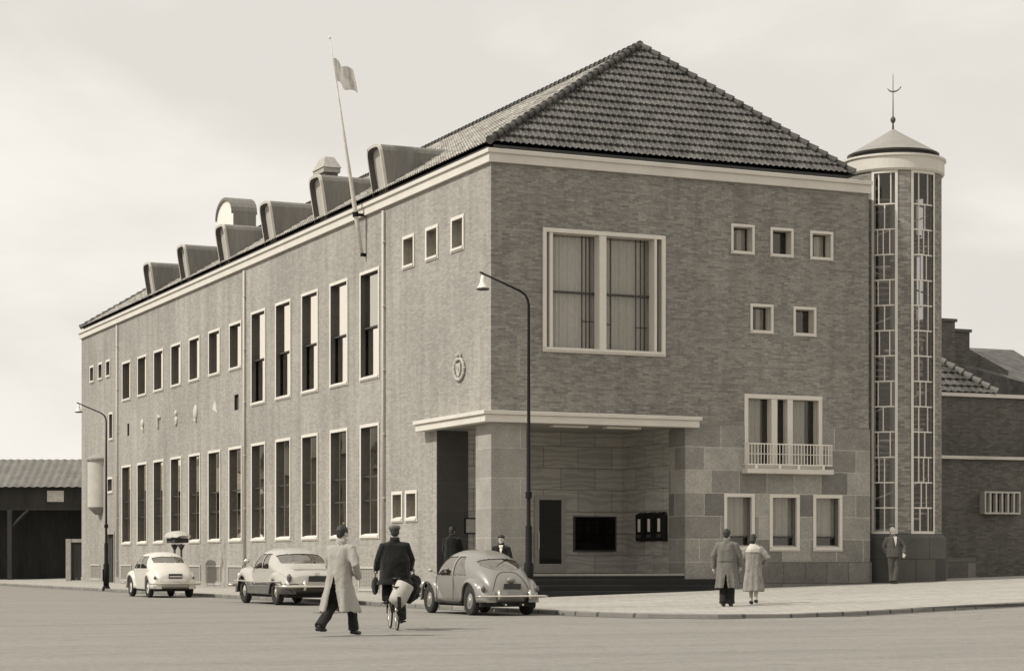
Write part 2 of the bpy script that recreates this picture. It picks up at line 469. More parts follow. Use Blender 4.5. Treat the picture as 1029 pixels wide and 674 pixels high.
# --- side base course, grille panels, door
mb = MB(LF)
mb.box(4.003, 44.0, -.03, .02, -.4, .34); mb.box(46.05, 51.12, -.03, .02, -.4, .34)
mb.build('base_course', plain('base_course_stone', .30, .85, .12, 2), PO)
for i, y in enumerate(YC + [7.0, 48.0]):
    m = MB(LF); ring_frame(m, y - .95, y + .95, .2, .98, .07, -.05, .01)
    o = m.build('basement_grille', plain('grille_frame', .42, .8, .1) if i == 0 else bpy.data.materials['grille_frame'], PO)
    g = MB(LF); g.box(y - .88, y + .88, -.012, .008, .27, .91)
    for k in range(1, 12): g.box(y - .88 + k * .147 - .012, y - .88 + k * .147 + .012, -.025, -.012, .27, .91)
    for k in range(1, 5): g.box(y - .88, y + .88, -.022, -.0115, .27 + k * .13 - .008, .27 + k * .13 + .008)
    g.build('grille_bars', plain('grille_bars', .30, .8, .15) if i == 0 else bpy.data.materials['grille_bars'], o)
m = MB(LF); ring_frame(m, 44.1, 45.95, -.1, 2.5, .1, -.04, .2)
dr = m.build('door_frame', plain('door_frame_paint', .30), PO)
m = MB(LF); m.box(44.2, 45.85, .14, .18, 0, 2.4); m.box(44.99, 45.03, .12, .139, .05, 2.35)
for zz in (.15, 1.25): 
    for uu in (44.3, 45.12): m.box(uu, uu + .6, .125, .139, zz, zz + .95)
m.build('door_leaf', WOOD_D, dr)

for y in (8.28, 23.15, 43.4):
    m = MB(LF); m.tube([(y, -.07, .4), (y, -.07, 12.1)], .045, 10)
    for z in range(1, 12, 2): m.box(y - .06, y + .06, -.1, 0, z + .1, z + .15)
    m.build('downpipe', plain('downpipe_zinc', .50, .6, .1) if y < 9 else bpy.data.materials['downpipe_zinc'], PO, smooth=True)

# --- front wall
SQF = [(7.64, 8.43, 10.12, 11.0), (8.97, 9.76, 10.11, 10.98), (10.34, 11.14, 10.1, 10.97), (8.29, 9.07, 7.83, 8.7), (9.76, 10.55, 7.81, 8.69)]
BIG = (1.57, 5.45, 7.02, 10.49)
BAL = (8.08, 10.74, 3.88, 6.05)
LOW = [(7.39, 8.42, 1.45, 3.13), (8.93, 9.96, 1.45, 3.13), (10.43, 11.45, 1.45, 3.13)]
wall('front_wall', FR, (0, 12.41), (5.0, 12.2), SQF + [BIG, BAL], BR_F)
m = MB(FR); 
us = sorted({6.12, 12.44} | {x for q in LOW + [BAL] for x in q[:2]}); zs = sorted({-.4, 5.11} | {x for q in LOW + [BAL] for x in q[2:]} - {6.05})
for a, b in zip(us, us[1:]):
    for c, d in zip(zs, zs[1:]):
        if any(q[0] < (a + b) / 2 < q[1] and q[2] < (c + d) / 2 < q[3] for q in LOW + [BAL]): continue
        m.quad((a, -.03, c), (b, -.03, c), (b, -.03, d), (a, -.03, d))
m.quad((6.12, -.03, 5.11), (12.44, -.03, 5.11), (12.44, 0, 5.11), (6.12, 0, 5.11)); m.quad((12.44, -.03, -.4), (12.44, 1, -.4), (12.44, 1, 5.11), (12.44, -.03, 5.11))
m.build('stone_cladding', GRAN, PO)
m = MB(FR); m.box(7.22, 12.47, -.07, -.031, -.4, 1.13); m.build('plinth', GRAN_D, PO)
m = MB(FR); m.quad((12.41, 0, -.4), (12.41, 0, 12.2), (12.41, 30, 12.2), (12.41, 30, -.4)); m.build('end_wall', BR_F, PO)
m = MB(FR); m.quad((0, 51.1, -.4), (12.41, 51.1, -.4), (12.41, 51.1, 12.2), (0, 51.1, 12.2)); m.quad((12.41, 30, -.4), (12.41, 51.1, -.4), (12.41, 51.1, 12.2), (12.41, 30, 12.2)); m.build('rear_wall', BR_F, PO)
LR = plain('light_reveal', .55, .8, .1)
for q in SQF: window(FR, *q, .075, .03, .30, G_FRONT, reveal=LR, curtain=[(q[0] + .4, q[1] - .1, q[2] + .1, q[3] - .1)] if q[0] in (8.29, 10.34, 7.64) else None)
x0, x1, z0, z1 = BIG
bars = []
for (p, q) in ((2.02, 2.05), (2.95, 2.975), (3.08, 3.105), (3.2, 3.22), (3.70, 3.72), (3.86, 3.885), (4.68, 4.70), (4.83, 4.855), (4.96, 4.98)):
    bars.append((p, q, z0 + .1, z1 - .1))
for (p, q, z) in ((2.95, 3.34, 7.95), (3.56, 3.88, 7.9), (4.7, 5.06, 7.85), (1.8, 2.05, 9.6)): bars.append((p, q, z, z + .025))
window(FR, *BIG, .11, .06, .34, G_FRONT, mull=[(1.78, 1.88), (3.34, 3.56), (5.1, 5.18)], trans=[8.76], reveal=LR, bars=bars,
       curtain=[(2.1, 3.42, 7.1, 10.4), (3.56, 5.18, 7.1, 10.4)], sill=True, mw=.06)
x0, x1, z0, z1 = BAL
window(FR, *BAL, .12, .05, .26, G_FRONT, mull=[(9.0, 9.2), (9.55, 9.73)], reveal=LR, sill=False,
       curtain=[(8.22, 8.8, 4.05, 5.95), (9.2, 9.36, 4.05, 5.95), (9.75, 10.35, 4.05, 5.95)])
for q in LOW: window(FR, *q, .10, .05, .22, G_FRONT, trans=[q[2] + .42], reveal=bpy.data.materials['mid_reveal'], curtain=[(q[0] + .1, q[1] + .05, q[2] + .4, q[3] - .1)])
m = MB(FR); m.box(7.98, 10.95, -.36, -.031, 3.72, 3.86); m.build('balcony_slab', CONC, PO, bevel=.01)
m = MB(FR)
for z in (4.57, 3.97): m.box(8.03, 10.92, -.33, -.30, z, z + .03); m.box(8.03, 8.06, -.30, -.04, z, z + .03); m.box(10.89, 10.92, -.30, -.04, z, z + .03)
m.box(8.03, 10.92, -.325, -.305, 4.28, 4.30)
n = 27
for i in range(n + 1): 
    u = 8.04 + i * (10.89 - 8.04) / n; m.box(u, u + .018, -.325, -.307, 4.0, 4.57)
for d in (-.22, -.12): m.box(8.035, 8.053, d, d + .018, 4.0, 4.57); m.box(10.897, 10.915, d, d + .018, 4.0, 4.57)
for u in (8.3, 9.1, 9.75, 10.6): m.box(u - .04, u + .04, -.34, -.26, 3.862, 3.972)
m.build('balcony_railing', WHITE, PO)

# --- cornice and gutter
m = MB(FR)
def band(m, p, z0, z1, X1=12.41, Y1=51.1):
    m.box(-p, X1 + p * .3, -p, 0, z0, z1); m.box(-p, 0, .0005, Y1 + p, z0, z1)
band(m, .10, 12.2, 12.44); m.build('cornice', CONC, PO)
m = MB(FR); band(m, .16, 12.443, 12.565); m.build('cornice_cap', CONC, PO, bevel=.015)
m = MB(FR); m.box(.12, 11.7, .02, .14, 12.566, 12.70); m.box(.02, .14, .3, 50.8, 12.566, 12.70); m.build('gutter_board', STEEL, PO)
m = MB(FR); m.quad((0, 0, 12.45), (12.4, 0, 12.45), (12.4, 51, 12.45), (0, 51, 12.45)); m.build('attic_floor', ROOM, PO)

# --- porch
m = MB(FR); m.box(0, 1.08, 0, 1.09, -.4, 5.0); m.build('corner_pillar', GRAN_C, PO, bevel=.012)
m = MB(FR); m.box(-.32, 6.42, -.32, 0.002, 5.0, 5.20); m.box(-.32, 0.002, .0025, 4.9, 5.0, 5.20)
m.box(-.38, 6.48, -.38, -.003, 5.203, 5.31); m.box(-.38, -.003, -.0025, 4.96, 5.203, 5.31); m.build('canopy', CONC, PO, bevel=.01)
m = MB(FR); m.quad((0.004, 0.004, 5.03), (6.12, 0.004, 5.03), (6.12, 4, 5.03), (0.004, 4, 5.03)); ce = m.build('porch_ceiling', plain('porch_ceiling_plaster', .35, .8, .05), PO)
for u in (2.2, 3.9): m = MB(FR); m.box(u, u + 1.1, .6, .9, 4.97, 5.02); m.build('ceiling_light', WHITE, ce)
m = MB(FR); m.quad((0, 4, .6), (6.12, 4, .6), (6.12, 4, 5.03), (0, 4, 5.03)); m.build('porch_back_wall', TRAV, PO)
m = MB(FR); m.quad((6.12, 0, .6), (6.12, 4, .6), (6.12, 4, 5.03), (6.12, 0, 5.03)); m.build('porch_side_wall', TRAV, PO)
m = MB(FR); m.box(6.10, 6.118, -.028, .95, .6, 5.0); m.build('porch_pier', GRAN, PO)
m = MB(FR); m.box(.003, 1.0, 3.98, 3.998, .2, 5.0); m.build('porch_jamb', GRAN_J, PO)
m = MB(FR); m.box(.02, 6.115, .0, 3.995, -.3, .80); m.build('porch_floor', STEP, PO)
m = MB(FR)
for i, z in enumerate((.32, .48, .64)): 
    y0 = -.96 + i * .32
    m.box(1.085, 7.2, y0, y0 + .318 + (.0 if i < 2 else 0), -.3, z)
for i, z in enumerate((.40, .60)): m.box(-.7 + i * .35, -.352 + i * .35, 1.1, 3.99, -.3, z)
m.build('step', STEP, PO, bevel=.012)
m = MB(FR); m.box(1.085, 6.11, -.004, .004, .74, .803); m.build('threshold', plain('threshold_stone', .30), PO)
# porch door, dark display window
m = MB(FR); ring_frame(m, 3.16, 4.18, .805, 3.14, .14, 3.93, 3.997, wb=.27)
d_ = m.build('entrance_door', plain('pale_oak', .33, .5, .15, 2, 20), PO)
m = MB(FR); m.quad((3.30, 3.95, 1.07), (4.04, 3.95, 1.07), (4.04, 3.95, 3.0), (3.30, 3.95, 3.0)); m.box(3.3, 4.04, 3.93, 3.949, 2.03, 2.05); m.build('pane', G_DARK, d_)
m = MB(FR); m.tube([(3.26, 3.92, 1.5), (3.26, 3.86, 1.55), (3.26, 3.86, 2.0), (3.26, 3.92, 2.05)], .015, 8); m.build('handle', WHITE, d_)
m = MB(FR); ring_frame(m, 4.46, 5.90, 1.45, 2.52, .04, 3.93, 3.997); d_ = m.build('dark_window', STEEL, PO)
m = MB(FR); m.quad((4.5, 3.96, 1.49), (5.86, 3.96, 1.49), (5.86, 3.96, 2.48), (4.5, 3.96, 2.48)); m.build('pane', G_DARK, d_)
# a narrow lit-edged sign strip on the pillar's porch side
# --- roof
HI = 12.74; AP = Vector((6.6, 3.73, 16.88)); AP2 = Vector((6.6, 47.3, 16.88))
def tiles(name, O, u, v, ulen, vlen, inside, mat, tw=.19, th=.36, nu=6):
    O = Vector(O); u = Vector(u).normalized(); v = Vector(v).normalized(); nrm = u.cross(v).normalized()
    if nrm.z < 0: nrm = -nrm
    U = [i * tw / nu for i in range(int(ulen / tw * nu) + 2)]
    V = []
    for j in range(int(vlen / th) + 1): V += [j * th, j * th + th * .5, j * th + th * .985]
    mb = MB(); vs = []; idx = {}
    for j, y in enumerate(V):
        fr = (y % th) / th if j % 3 else 0
        for i, x in enumerate(U):
            ph = (x / tw + .45 * fr) % 1
            h = .06 * (1 - fr) + .021 * math.sin(2 * math.pi * ph) + .010 * math.sin(4 * math.pi * ph)
            jit = .008 * noise.noise(Vector((int(x / tw) * 1.7, int(y / th + .01) * 2.3, 3)))
            vs.append(tuple(O + u * x + v * y + nrm * (h + jit)))
    fs = []; m = len(U)
    for j in range(len(V) - 1):
        for i in range(m - 1):
            if inside((U[i] + U[i + 1]) / 2, (V[j] + V[j + 1]) / 2): fs.append((j * m + i, j * m + i + 1, (j + 1) * m + i + 1, (j + 1) * m + i))
    mb.add(vs, fs)
    return mb.build(name, mat, PO, clean=False)
e = .06
A = Vector((-e, -e, HI)); B = Vector((11.85, -e, HI)); C_ = Vector((-e, 51.1, HI)); D_ = Vector((11.85, 51.1, HI))
# front hip
vv = Vector((0, AP.y + e, AP.z - HI)); L = vv.length; ua = AP.x - A.x; W = B.x - A.x
tiles('front_roof', A, (1, 0, 0), vv, W, L, lambda x, y: ua * y / L < x < W - (W - ua) * y / L, ROOF)
vv2 = Vector((AP.x + e, 0, AP.z - HI)); L2 = vv2.length; W2 = C_.y - A.y; a0 = AP.y + e; a1 = C_.y - AP2.y
o = tiles('side_roof', A, (0, 1, 0), vv2, W2, L2, lambda x, y: a0 * y / L2 < x < W2 - a1 * y / L2, ROOF_L, nu=4)
m = MB(); m.quad(tuple(B), tuple(D_), tuple(AP2), tuple(AP)); m.quad(tuple(C_), tuple(D_), tuple(AP2)); m.build('rear_roof', ROOF, PO)
def ridge(m, p, q, r=.10, step=.33):
    p = Vector(p); q = Vector(q); n = int((q - p).length / step); d = (q - p) / n
    for i in range(n):
        s = p + d * i; m.tube([s - d * .06, s + d * .5, s + d * 1.06], [r * 1.3, r, r * .72], 8)
m = MB(); up = Vector((0, 0, .06))
ridge(m, A + up, AP + up); ridge(m, B + up, AP + up); ridge(m, AP + up, AP2 + up); ridge(m, C_ + up, AP2 + up)
m.build('ridge_tiles', RIDGE, PO, smooth=True, clean=False)

# --- six hooded dormers along the side
def dormer(y0, y1):
    yc = (y0 + y1) / 2; hw = (y1 - y0) / 2
    def prof(s, taper):
        pts = []
        n = 24
        for i in range(n + 1):
            t = i / n
            if t < .3: k = t / .3; pts.append((-hw * (.96 + .04 * k), 12.66 + k * 1.2))
            elif t <= .7:
                a = math.pi * (1 - (t - .3) / .4); c_, s_ = math.cos(a), math.sin(a)
                pts.append((hw * math.copysign(abs(c_) ** .5, c_), 13.86 + .48 * abs(s_) ** .5))
            else: k = (1 - t) / .3; pts.append((hw * (.96 + .04 * k), 12.66 + k * 1.2))
        return pts
    P = prof(0, 1); Pi = [(y * .88, 12.66 + (z - 12.66) * .95) for y, z in P]
    lean = lambda z: .24 - .27 * (z - 12.66) / 1.68
    def outer(pts, xo): return [(lean(z) + xo, yc + y, z) for y, z in pts]
    back = [(3.0, yc + y, z) for y, z in P]
    m = MB(); m.grid([outer(P, 0), [(.9, yc + y, z) for y, z in P], back])
    o = m.build('dormer', LEAD, PO)
    m = MB(); m.grid([outer(P, -.015), outer(Pi, -.015)]); m.grid([outer(P, -.015), [(x + .07, yc + (y - yc) * 1.02, z + .008) for x, y, z in outer(P, 0)]]); m.build('dormer_rim', plain('dormer_rim', .5, .7, .1) if 'dormer_rim' not in bpy.data.materials else bpy.data.materials['dormer_rim'], o)
    m = MB(); m.grid([outer(Pi, -.01), [(x + .22, y, z) for x, y, z in outer(Pi, 0)]]); m.build('dormer_lining', plain('dormer_lining', .09) if 'dormer_lining' not in bpy.data.materials else bpy.data.materials['dormer_lining'], o)
    m = MB(); q = [(x + .18, y, z) for x, y, z in outer(Pi, 0)]; c = len(q) // 2
    m.add(q, [tuple(range(len(q)))]); w = m.build('dormer_pane', plain('dormer_panel', .42, .6, .15) if 'dormer_panel' not in bpy.data.materials else bpy.data.materials['dormer_panel'], o)
for (a, b) in ((8.72, 9.95), (14.5, 15.73), (20.2, 21.45), (26.05, 27.3), (31.85, 33.05), (37.55, 38.75)): dormer(a, b)
# vaulted lift house and chimney on the ridge
m = MB(); P = []
for i in range(13):
    a = math.pi * i / 12; P.append((42.9 - 1.35 * math.cos(a), 17.45 + .8 * math.sin(a)))
P = [(41.55, 15.5)] + P + [(44.25, 15.5)]
m.grid([[(5.0, y, z) for y, z in P], [(6.1, y, z) for y, z in P]]); lh = m.build('roof_house', LEAD, PO)
m = MB(); m.add([(4.99, y, z) for y, z in P], [tuple(range(len(P)))]); m.build('roof_house_front', WHITE, lh)
m = MB(); Q = [(y, z) for y, z in P[1:-1]]; m.grid([[(4.9, y, z + .05) for y, z in Q], [(6.15, y, z + .05) for y, z in Q], [(6.15, y, z - .08) for y, z in Q], [(4.9, y, z - .08) for y, z in Q], [(4.9, y, z + .05) for y, z in Q]]); m.build('roof_house_vault', LEAD, lh)
m = MB(); m.box(6.3, 6.9, 32.3, 33.5, 15.8, 17.85); ch = m.build('chimney', BR_H, PO)
m = MB(); m.box(6.22, 6.98, 32.2, 33.6, 17.85, 18.05)
m.add([(6.18, 32.15, 18.05), (7.02, 32.15, 18.05), (7.02, 33.65, 18.05), (6.18, 33.65, 18.05), (6.4, 32.5, 18.55), (6.8, 32.5, 18.55), (6.8, 33.3, 18.55), (6.4, 33.3, 18.55)],
      [(0, 1, 5, 4), (1, 2, 6, 5), (2, 3, 7, 6), (3, 0, 4, 7), (4, 5, 6, 7)]); m.build('chimney_cap', plain('chimney_cap', .36), ch)

# --- stair tower
TC = (14.02, 1.07); TR = 1.47
A0 = math.atan2(-.8379, -.5753)
TW = lambda u, d, z: (TC[0] + (TR - d) * math.cos(A0 + u), TC[1] + (TR - d) * math.sin(A0 + u), z)
def twall(m, p0, p1, z0, z1, d0=0, d1=.16):
    n = max(2, int(abs(p1 - p0) / .1))
    for d in (d0, d1): m.grid([[(p0 + (p1 - p0) * i / n, d, z) for z in (z0, z1)] for i in range(n + 1)])
    for p in (p0, p1): m.quad((p, d0, z0), (p, d1, z0), (p, d1, z1), (p, d0, z1))
W1 = (R(-25.5), R(5.4)); W2 = (R(21.2), R(57)); W3 = (R(135), R(150))
TO = empty('tower_wall', (TC[0], TC[1], 0)); TO.parent = PO
def tbuild(m, name, mat, parent, smooth=False):
    o = m.build(name, mat, parent, smooth); return o
m = MB(TW)
twall(m, W1[1], W2[0], 1.9, 13.0); twall(m, W2[1], W3[0], 1.9, 13.0); twall(m, W3[1], R(360) + W1[0], 1.9, 13.0)
twall(m, W3[0], W3[1], 1.9, 5.5); twall(m, W3[0], W3[1], 12.5, 13.0)
o = m.build('tower_brickwork', BR_T, None)
o.data.transform(Matrix.Translation((-TC[0], -TC[1], 0))); o.parent = TO
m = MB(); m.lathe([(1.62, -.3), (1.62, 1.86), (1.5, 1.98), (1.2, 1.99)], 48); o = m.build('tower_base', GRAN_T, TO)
m = MB(); m.lathe([(1.3, 12.95), (1.52, 12.96), (1.56, 13.02), (1.56, 13.36), (1.61, 13.40), (1.61, 13.46), (1.2, 13.52)], 64); m.build('tower_cornice', CONC, TO, smooth=False)
m = MB(); m.lathe([(1.28, 13.5), (1.28, 13.60), (1.40, 13.61), (1.41, 13.655)], 48); m.build('tower_eave', STEEL, TO)
m = MB(); m.lathe([(1.41, 13.656), (.9, 13.96), (.35, 14.28), (.03, 14.48)], 20); m.build('tower_roof', plain('tower_lead', .27, .5, .15, 1.5, 14), TO)
m = MB(); m.lathe([(.04, 14.4), (.022, 14.66), (.06, 14.70), (.085, 14.77), (.06, 14.84), (.02, 14.88), (.013, 15.5), (.009, 16.15), (.002, 16.2)], 12)
m.build('vane_staff', plain('vane_iron', .07, .6), TO, smooth=True)
m = MB()   # crescent horn vane
pts = []; rad = []
for i in range(15):
    a = R(195 + 140 * i / 14); pts.append((.23 * math.cos(a) + .05, -.05 * math.cos(a), 15.85 + .2 * math.sin(a) + .05 * math.cos(a))); rad.append(.006 + .022 * math.sin(math.pi * i / 14) + (.014 if i > 12 else 0))
m.tube(pts, rad, 8); m.build('horn_vane', plain('vane_metal', .2, .5), TO, smooth=True)
zrows = [2.0 + .765 * i for i in range(15)]; zrows[-1] = 12.95
def twindow(W, pat):
    m = MB(TW); b = .05
    m_ = lambda p, q, z0, z1, d0=.0, d1=.1: m.grid([[(p + (q - p) * i / 8, d, z) for d, z in ((d0, z0), (d0, z1), (d1, z1), (d1, z0), (d0, z0))] for i in range(9)])
    t = .035
    m_(W[0], W[0] + .055, 1.98, 12.96, -.02); m_(W[1] - .055, W[1], 1.98, 12.96, -.02)
    m_(W[0], W[1], 1.98, 2.06, -.02); m_(W[0], W[1], 12.88, 12.955, -.02)
    o = m.build('tower_window', FRAME, PO)
    m = MB(TW)
    m_ = lambda p, q, z0, z1, d0=.02, d1=.07: m.grid([[(p + (q - p) * i / 8, d, z) for d, z in ((d0, z0), (d0, z1), (d1, z1), (d1, z0), (d0, z0))] for i in range(9)])
    w = W[1] - W[0]
    for i, z in enumerate(zrows[1:-1]): m_(W[0] + .05, W[1] - .05, z - .02, z + .02)
    for i in range(14):
        for fr in pat[i % len(pat)]:
            p = W[0] + w * fr; m_(p - .012, p + .012, zrows[i], zrows[i + 1])
    m.build('glazing_bar', FRAME, o)
    m = MB(TW); m.grid([[(W[0] + w * i / 8, .05, z) for z in (2.0, 12.95)] for i in range(9)]); m.build('pane', G_TOWER, o)
twindow(W1, [[.5], [.5], [.28, .5], [.25, .72], [.45], [.25, .75], [.5], [.3, .7], [.5], [.25, .7], [.48], [.22, .45, .7], [.5], [.27, .74]])
twindow(W2, [[.35, .7], [.4, .62], [.3, .5, .72], [.3, .55], [.3, .68], [.35, .6], [.3, .7], [.28, .66], [.3, .7]])
m = MB(TW); m.grid([[(W3[0] + (W3[1] - W3[0]) * i / 3, .05, z) for z in (5.5, 12.5)] for i in range(4)]); m.build('tower_back_pane', G_TOWER, PO)
m = MB(); m.tube([(0, 0, 0), (0, 0, 12.9)], .12, 10)
for i in range(70):
    z = .6 + i * .17; a = R(i * 23); a2 = a + R(24)
    m.add([(.1 * math.cos(a), .1 * math.sin(a), z), (1.2 * math.cos(a), 1.2 * math.sin(a), z), (1.2 * math.cos(a2), 1.2 * math.sin(a2), z), (.1 * math.cos(a2), .1 * math.sin(a2), z),
           (.1 * math.cos(a), .1 * math.sin(a), z - .06), (1.2 * math.cos(a), 1.2 * math.sin(a), z - .06), (1.2 * math.cos(a2), 1.2 * math.sin(a2), z - .06), (.1 * math.cos(a2), .1 * math.sin(a2), z - .06)],
          [(0, 1, 2, 3), (4, 5, 6, 7), (0, 1, 5, 4), (1, 2, 6, 5), (2, 3, 7, 6)])
m.tube([(1.18 * math.cos(R(i * 11.5)), 1.18 * math.sin(R(i * 11.5)), 1.5 + i * .085) for i in range(136)], .025, 6)
m.build('spiral_stair', plain('stair_concrete', .62, .8, .2), TO)
m = MB(); m.lathe([(1.30, .3), (1.30, 1.97), (0.01, 1.975)], 24); m.build('tower_floor', ROOM, TO)
# link between tower and end wall
m = MB(); m.box(12.412, 13.2, 1.6, 1.75, -.3, 12.95); m.build('tower_link', BR_F, PO)

# oriel on the far end of the side wall
m = MB(); m.lathe([(.001, 3.35), (.3, 3.36), (.72, 3.7), (.72, 3.72)], 20, (0, 0), R(90), R(270))
m2 = MB(); m2.lathe([(.72, 3.72), (.72, 5.95)], 20, (0, 0), R(90), R(270))
OR = empty('oriel', (0, 47.0, 0)); OR.scale = (.85, .85, 1); OR.parent = PO
m.build('corbel', plain('corbel_stone', .2), OR, smooth=True); m2.build('oriel_wall', plain('oriel_render', .46, .8, .15, 2), OR, smooth=True)
m = MB(); m.lathe([(.80, 5.95), (.82, 6.0), (.82, 6.06), (.5, 6.2), (.01, 6.3)], 20, (0, 0), R(90), R(270)); m.build('oriel_cap', plain('oriel_cap', .3), OR)

# ------------------------------------------------------------------ things fixed to the post office
def relief_crest():
    t = empty('relief_crest', (0, 2.22, 6.7), 0, 'small carved crest with crown and wreath on the pale side wall near the corner', 'crest')
    st = plain('crest_stone', .42, .8, .15, 8)
    m = MB(LF)
    for i in range(26):
        a = 2 * math.pi * i / 26
        if abs(a - math.pi / 2) < .35: continue
        m.ball((.36 * math.cos(a), -.04, .30 * math.sin(a) - .05), .065 + .02 * (i % 2), .05, .055, 8, 6)
    m.build('wreath', st, t, smooth=True)
    m = MB(LF)
    P = [(-.17, .12), (.17, .12), (.17, -.05), (.1, -.2), (0, -.28), (-.1, -.2), (-.17, -.05)]
    m.add([(a, -.07, b) for a, b in P] + [(a, 0, b) for a, b in P], [tuple(range(7))] + [(i, (i + 1) % 7, 7 + (i + 1) % 7, 7 + i) for i in range(7)])
    m.ball((-.05, -.07, -.02), .05, .04, .1, 8, 6); m.ball((.06, -.07, .02), .04, .04, .07, 8, 6)
    m.build('shield', st, t)
    m = MB(LF); m.box(-.14, .14, -.07, 0, .22, .28)
    for a in (-.12, 0, .12): m.ball((a, -.04, .34 + (.05 if a == 0 else 0)), .05, .05, .07, 8, 6)
    m.build('crown', st, t)
relief_crest()
RL = ['carved bird-like relief, fifth and farthest of the row on the side wall', 'slim hook-shaped relief, fourth from the porch end of the row on the side wall', 'carved relief of two stacked knobs, middle of the row on the side wall',
      'oval shield-shaped relief, second from the porch end of the row on the side wall', 'pointed lozenge relief, nearest the porch of the row on the side wall']
st = plain('relief_stone', .5, .8, .1, 8)
for i, y in enumerate((38.75, 35.9, 33.05, 30.05, 27.3)):
    m = MB(LF)
    if i == 0: m.ball((y, -.03, 7.25), .2, .08, .2); m.tube([(y, -.03, 7.1), (y - .1, -.05, 6.98), (y - .22, -.03, 6.88)], [.08, .06, .03], 8)
    elif i == 1: m.tube([(y - .2, -.03, 7.32), (y, -.04, 7.4), (y + .12, -.04, 7.25), (y + .1, -.03, 6.95), (y + .14, -.03, 6.85)], [.05, .07, .07, .05, .03], 8)
    elif i == 2: m.ball((y, -.03, 7.35), .13, .08, .13); m.ball((y, -.02, 7.08), .16, .07, .16); m.tube([(y - .1, -.03, 6.95), (y, -.05, 6.88), (y + .15, -.03, 6.9)], .05, 8)
    elif i == 3: m.ball((y, -.02, 7.2), .24, .09, .3); m.tube([(y + .1, -.03, 6.95), (y, -.05, 6.86), (y - .1, -.03, 6.84)], .05, 8)
    else: m.add([(y - .26, 0, 7.0), (y + .26, 0, 7.0), (y, 0, 7.5), (y, -.12, 7.15), (y, 0, 6.88)], [(0, 3, 2), (3, 1, 2), (0, 4, 3), (4, 1, 3)])
    tag(m.build('wall_relief', st, smooth=(i != 4)), RL[i], 'relief', 'carved reliefs in a row on the side wall')

fp = empty('flagpole', (-.12, 10.0, 10.9), 0, 'tall thin white flagpole leaning out from the side wall past the dormers', 'flagpole')
m = MB(); m.tube([(0, 0, 0), (-.22, 0, 1.25), (-.6, -.1, 3.4), (-1.22, -.35, 6.75)], [.04, .08, .048, .014], 10); m.build('pole', plain('pole_paint', .56, .6), fp, smooth=True)
m = MB(); m.box(-.3, .12, -.06, .06, 1.28, 1.36); m.tube([(-.235, -.005, 1.25), (-.25, -.005, 1.40)], .1, 10); m.box(-.06, .14, -.05, .05, .0, .1); m.build('bracket', IRON, fp)
m = MB(); m.ball((-1.23, -.35, 6.8), .045); m.build('finial', WHITE, fp, smooth=True)
m = MB(); P = []
for i in range(15):
    s = i / 14; row = []
    for j in range(9):
        t = j / 8
        x = -1.28 + .10 * math.sin(s * 7 + t) * s + .02; y = 9.66 - s * 1.75
        z = 17.05 - t * .72 - s * .75 + .06 * math.sin(s * 9)
        row.append((x + t * .12, y, z))
    P.append(row)
m.grid(P)
tag(m.build('flag', cloth('flag_cloth', .30, .7, 3), smooth=True), 'small drooping flag blowing to the right at the top of the pole', 'flag')

MBX = ['left box of the three stamp machines on the porch side wall', 'middle box of the three stamp machines on the porch side wall', 'right box of the three stamp machines on the porch side wall']
def machine(y, lab):
    t = empty('stamp_machine', (6.12, y, 2.15), 0, lab, 'stamp machine', 'stamp machines on the porch wall')
    m = MB(); m.box(-.16, -.003, -.26, .26, -.40, .36); m.add([(-.16, -.26, .36), (-.16, .26, .36), (-.02, .26, .46), (-.02, -.26, .46)], [(0, 1, 2, 3)]); m.build('case', IRON, t, bevel=.03)
    m = MB(); m.box(-.175, -.162, -.07, .07, -.12, .26); m.build('label_strip', CARD, t)
    m = MB(); m.box(-.19, -.162, -.12, .12, -.30, -.2); m.build('tray', STEEL, t)
for y, l in zip((2.55, 1.93, 1.30), MBX): machine(y, l)
nf = empty('notice_frame', (1.08, 3.97, 2.2), 0, 'dark-framed pale notice on the porch wall seen through the side opening', 'notice')
m = MB(); ring_frame(m, -.2, .2, -.24, .24, .035, -.02, .01); m.build('frame', IRON, nf)
m = MB(); m.quad((-.17, 0, -.21), (.17, 0, -.21), (.17, 0, .21), (-.17, 0, .21)); m.build('paper', plain('notice_paper', .4), nf)

# ------------------------------------------------------------------ neighbours
NH = empty('brick_house', (0, 0, 0), 0, 'old brick house with hipped tile roof and chimneys right of the tower', 'house')
m = MB(); m.quad((15.0, 5, -.2), (26, 5, -.2), (26, 5, 6.75), (15.0, 5, 6.75)); m.quad((26, 5, -.2), (26, 16, -.2), (26, 16, 6.75), (26, 5, 6.75)); m.build('house_wall', BR_H, NH)
m = MB(); m.box(14.8, 26.1, 4.85, 5.0, 6.68, 6.80); m.build('eaves_board', FRAME, NH)
def plain_tiles(name, O, u, v, ul, vl, ins, mat, par):
    o = tiles(name, O, u, v, ul, vl, ins, mat, .29, .36, 5); o.parent = par; return o
v3 = Vector((0, 1.9, 1.75)); L3 = v3.length
plain_tiles('house_roof', (14.5, 4.85, 6.80), (1, 0, 0), v3, 7, L3, lambda x, y: x < 6.3 - 2.2 * y / L3, ROOF, NH)
m = MB(); m.add([(20.8, 4.85, 6.8), (18.6, 6.75, 8.55), (14.5, 6.75, 8.55), (14.5, 9, 8.5), (20.8, 9, 6.8), (20.8, 9, 8.6)], [(0, 1, 4), (1, 2, 3, 4)]); m.build('house_hip', ROOF, NH)
m = MB(); ridge(m, (20.8, 4.85, 6.88), (18.6, 6.75, 8.62), .11); m.build('hip_tiles', plain('hip_tile', .17), NH, smooth=True, clean=False)
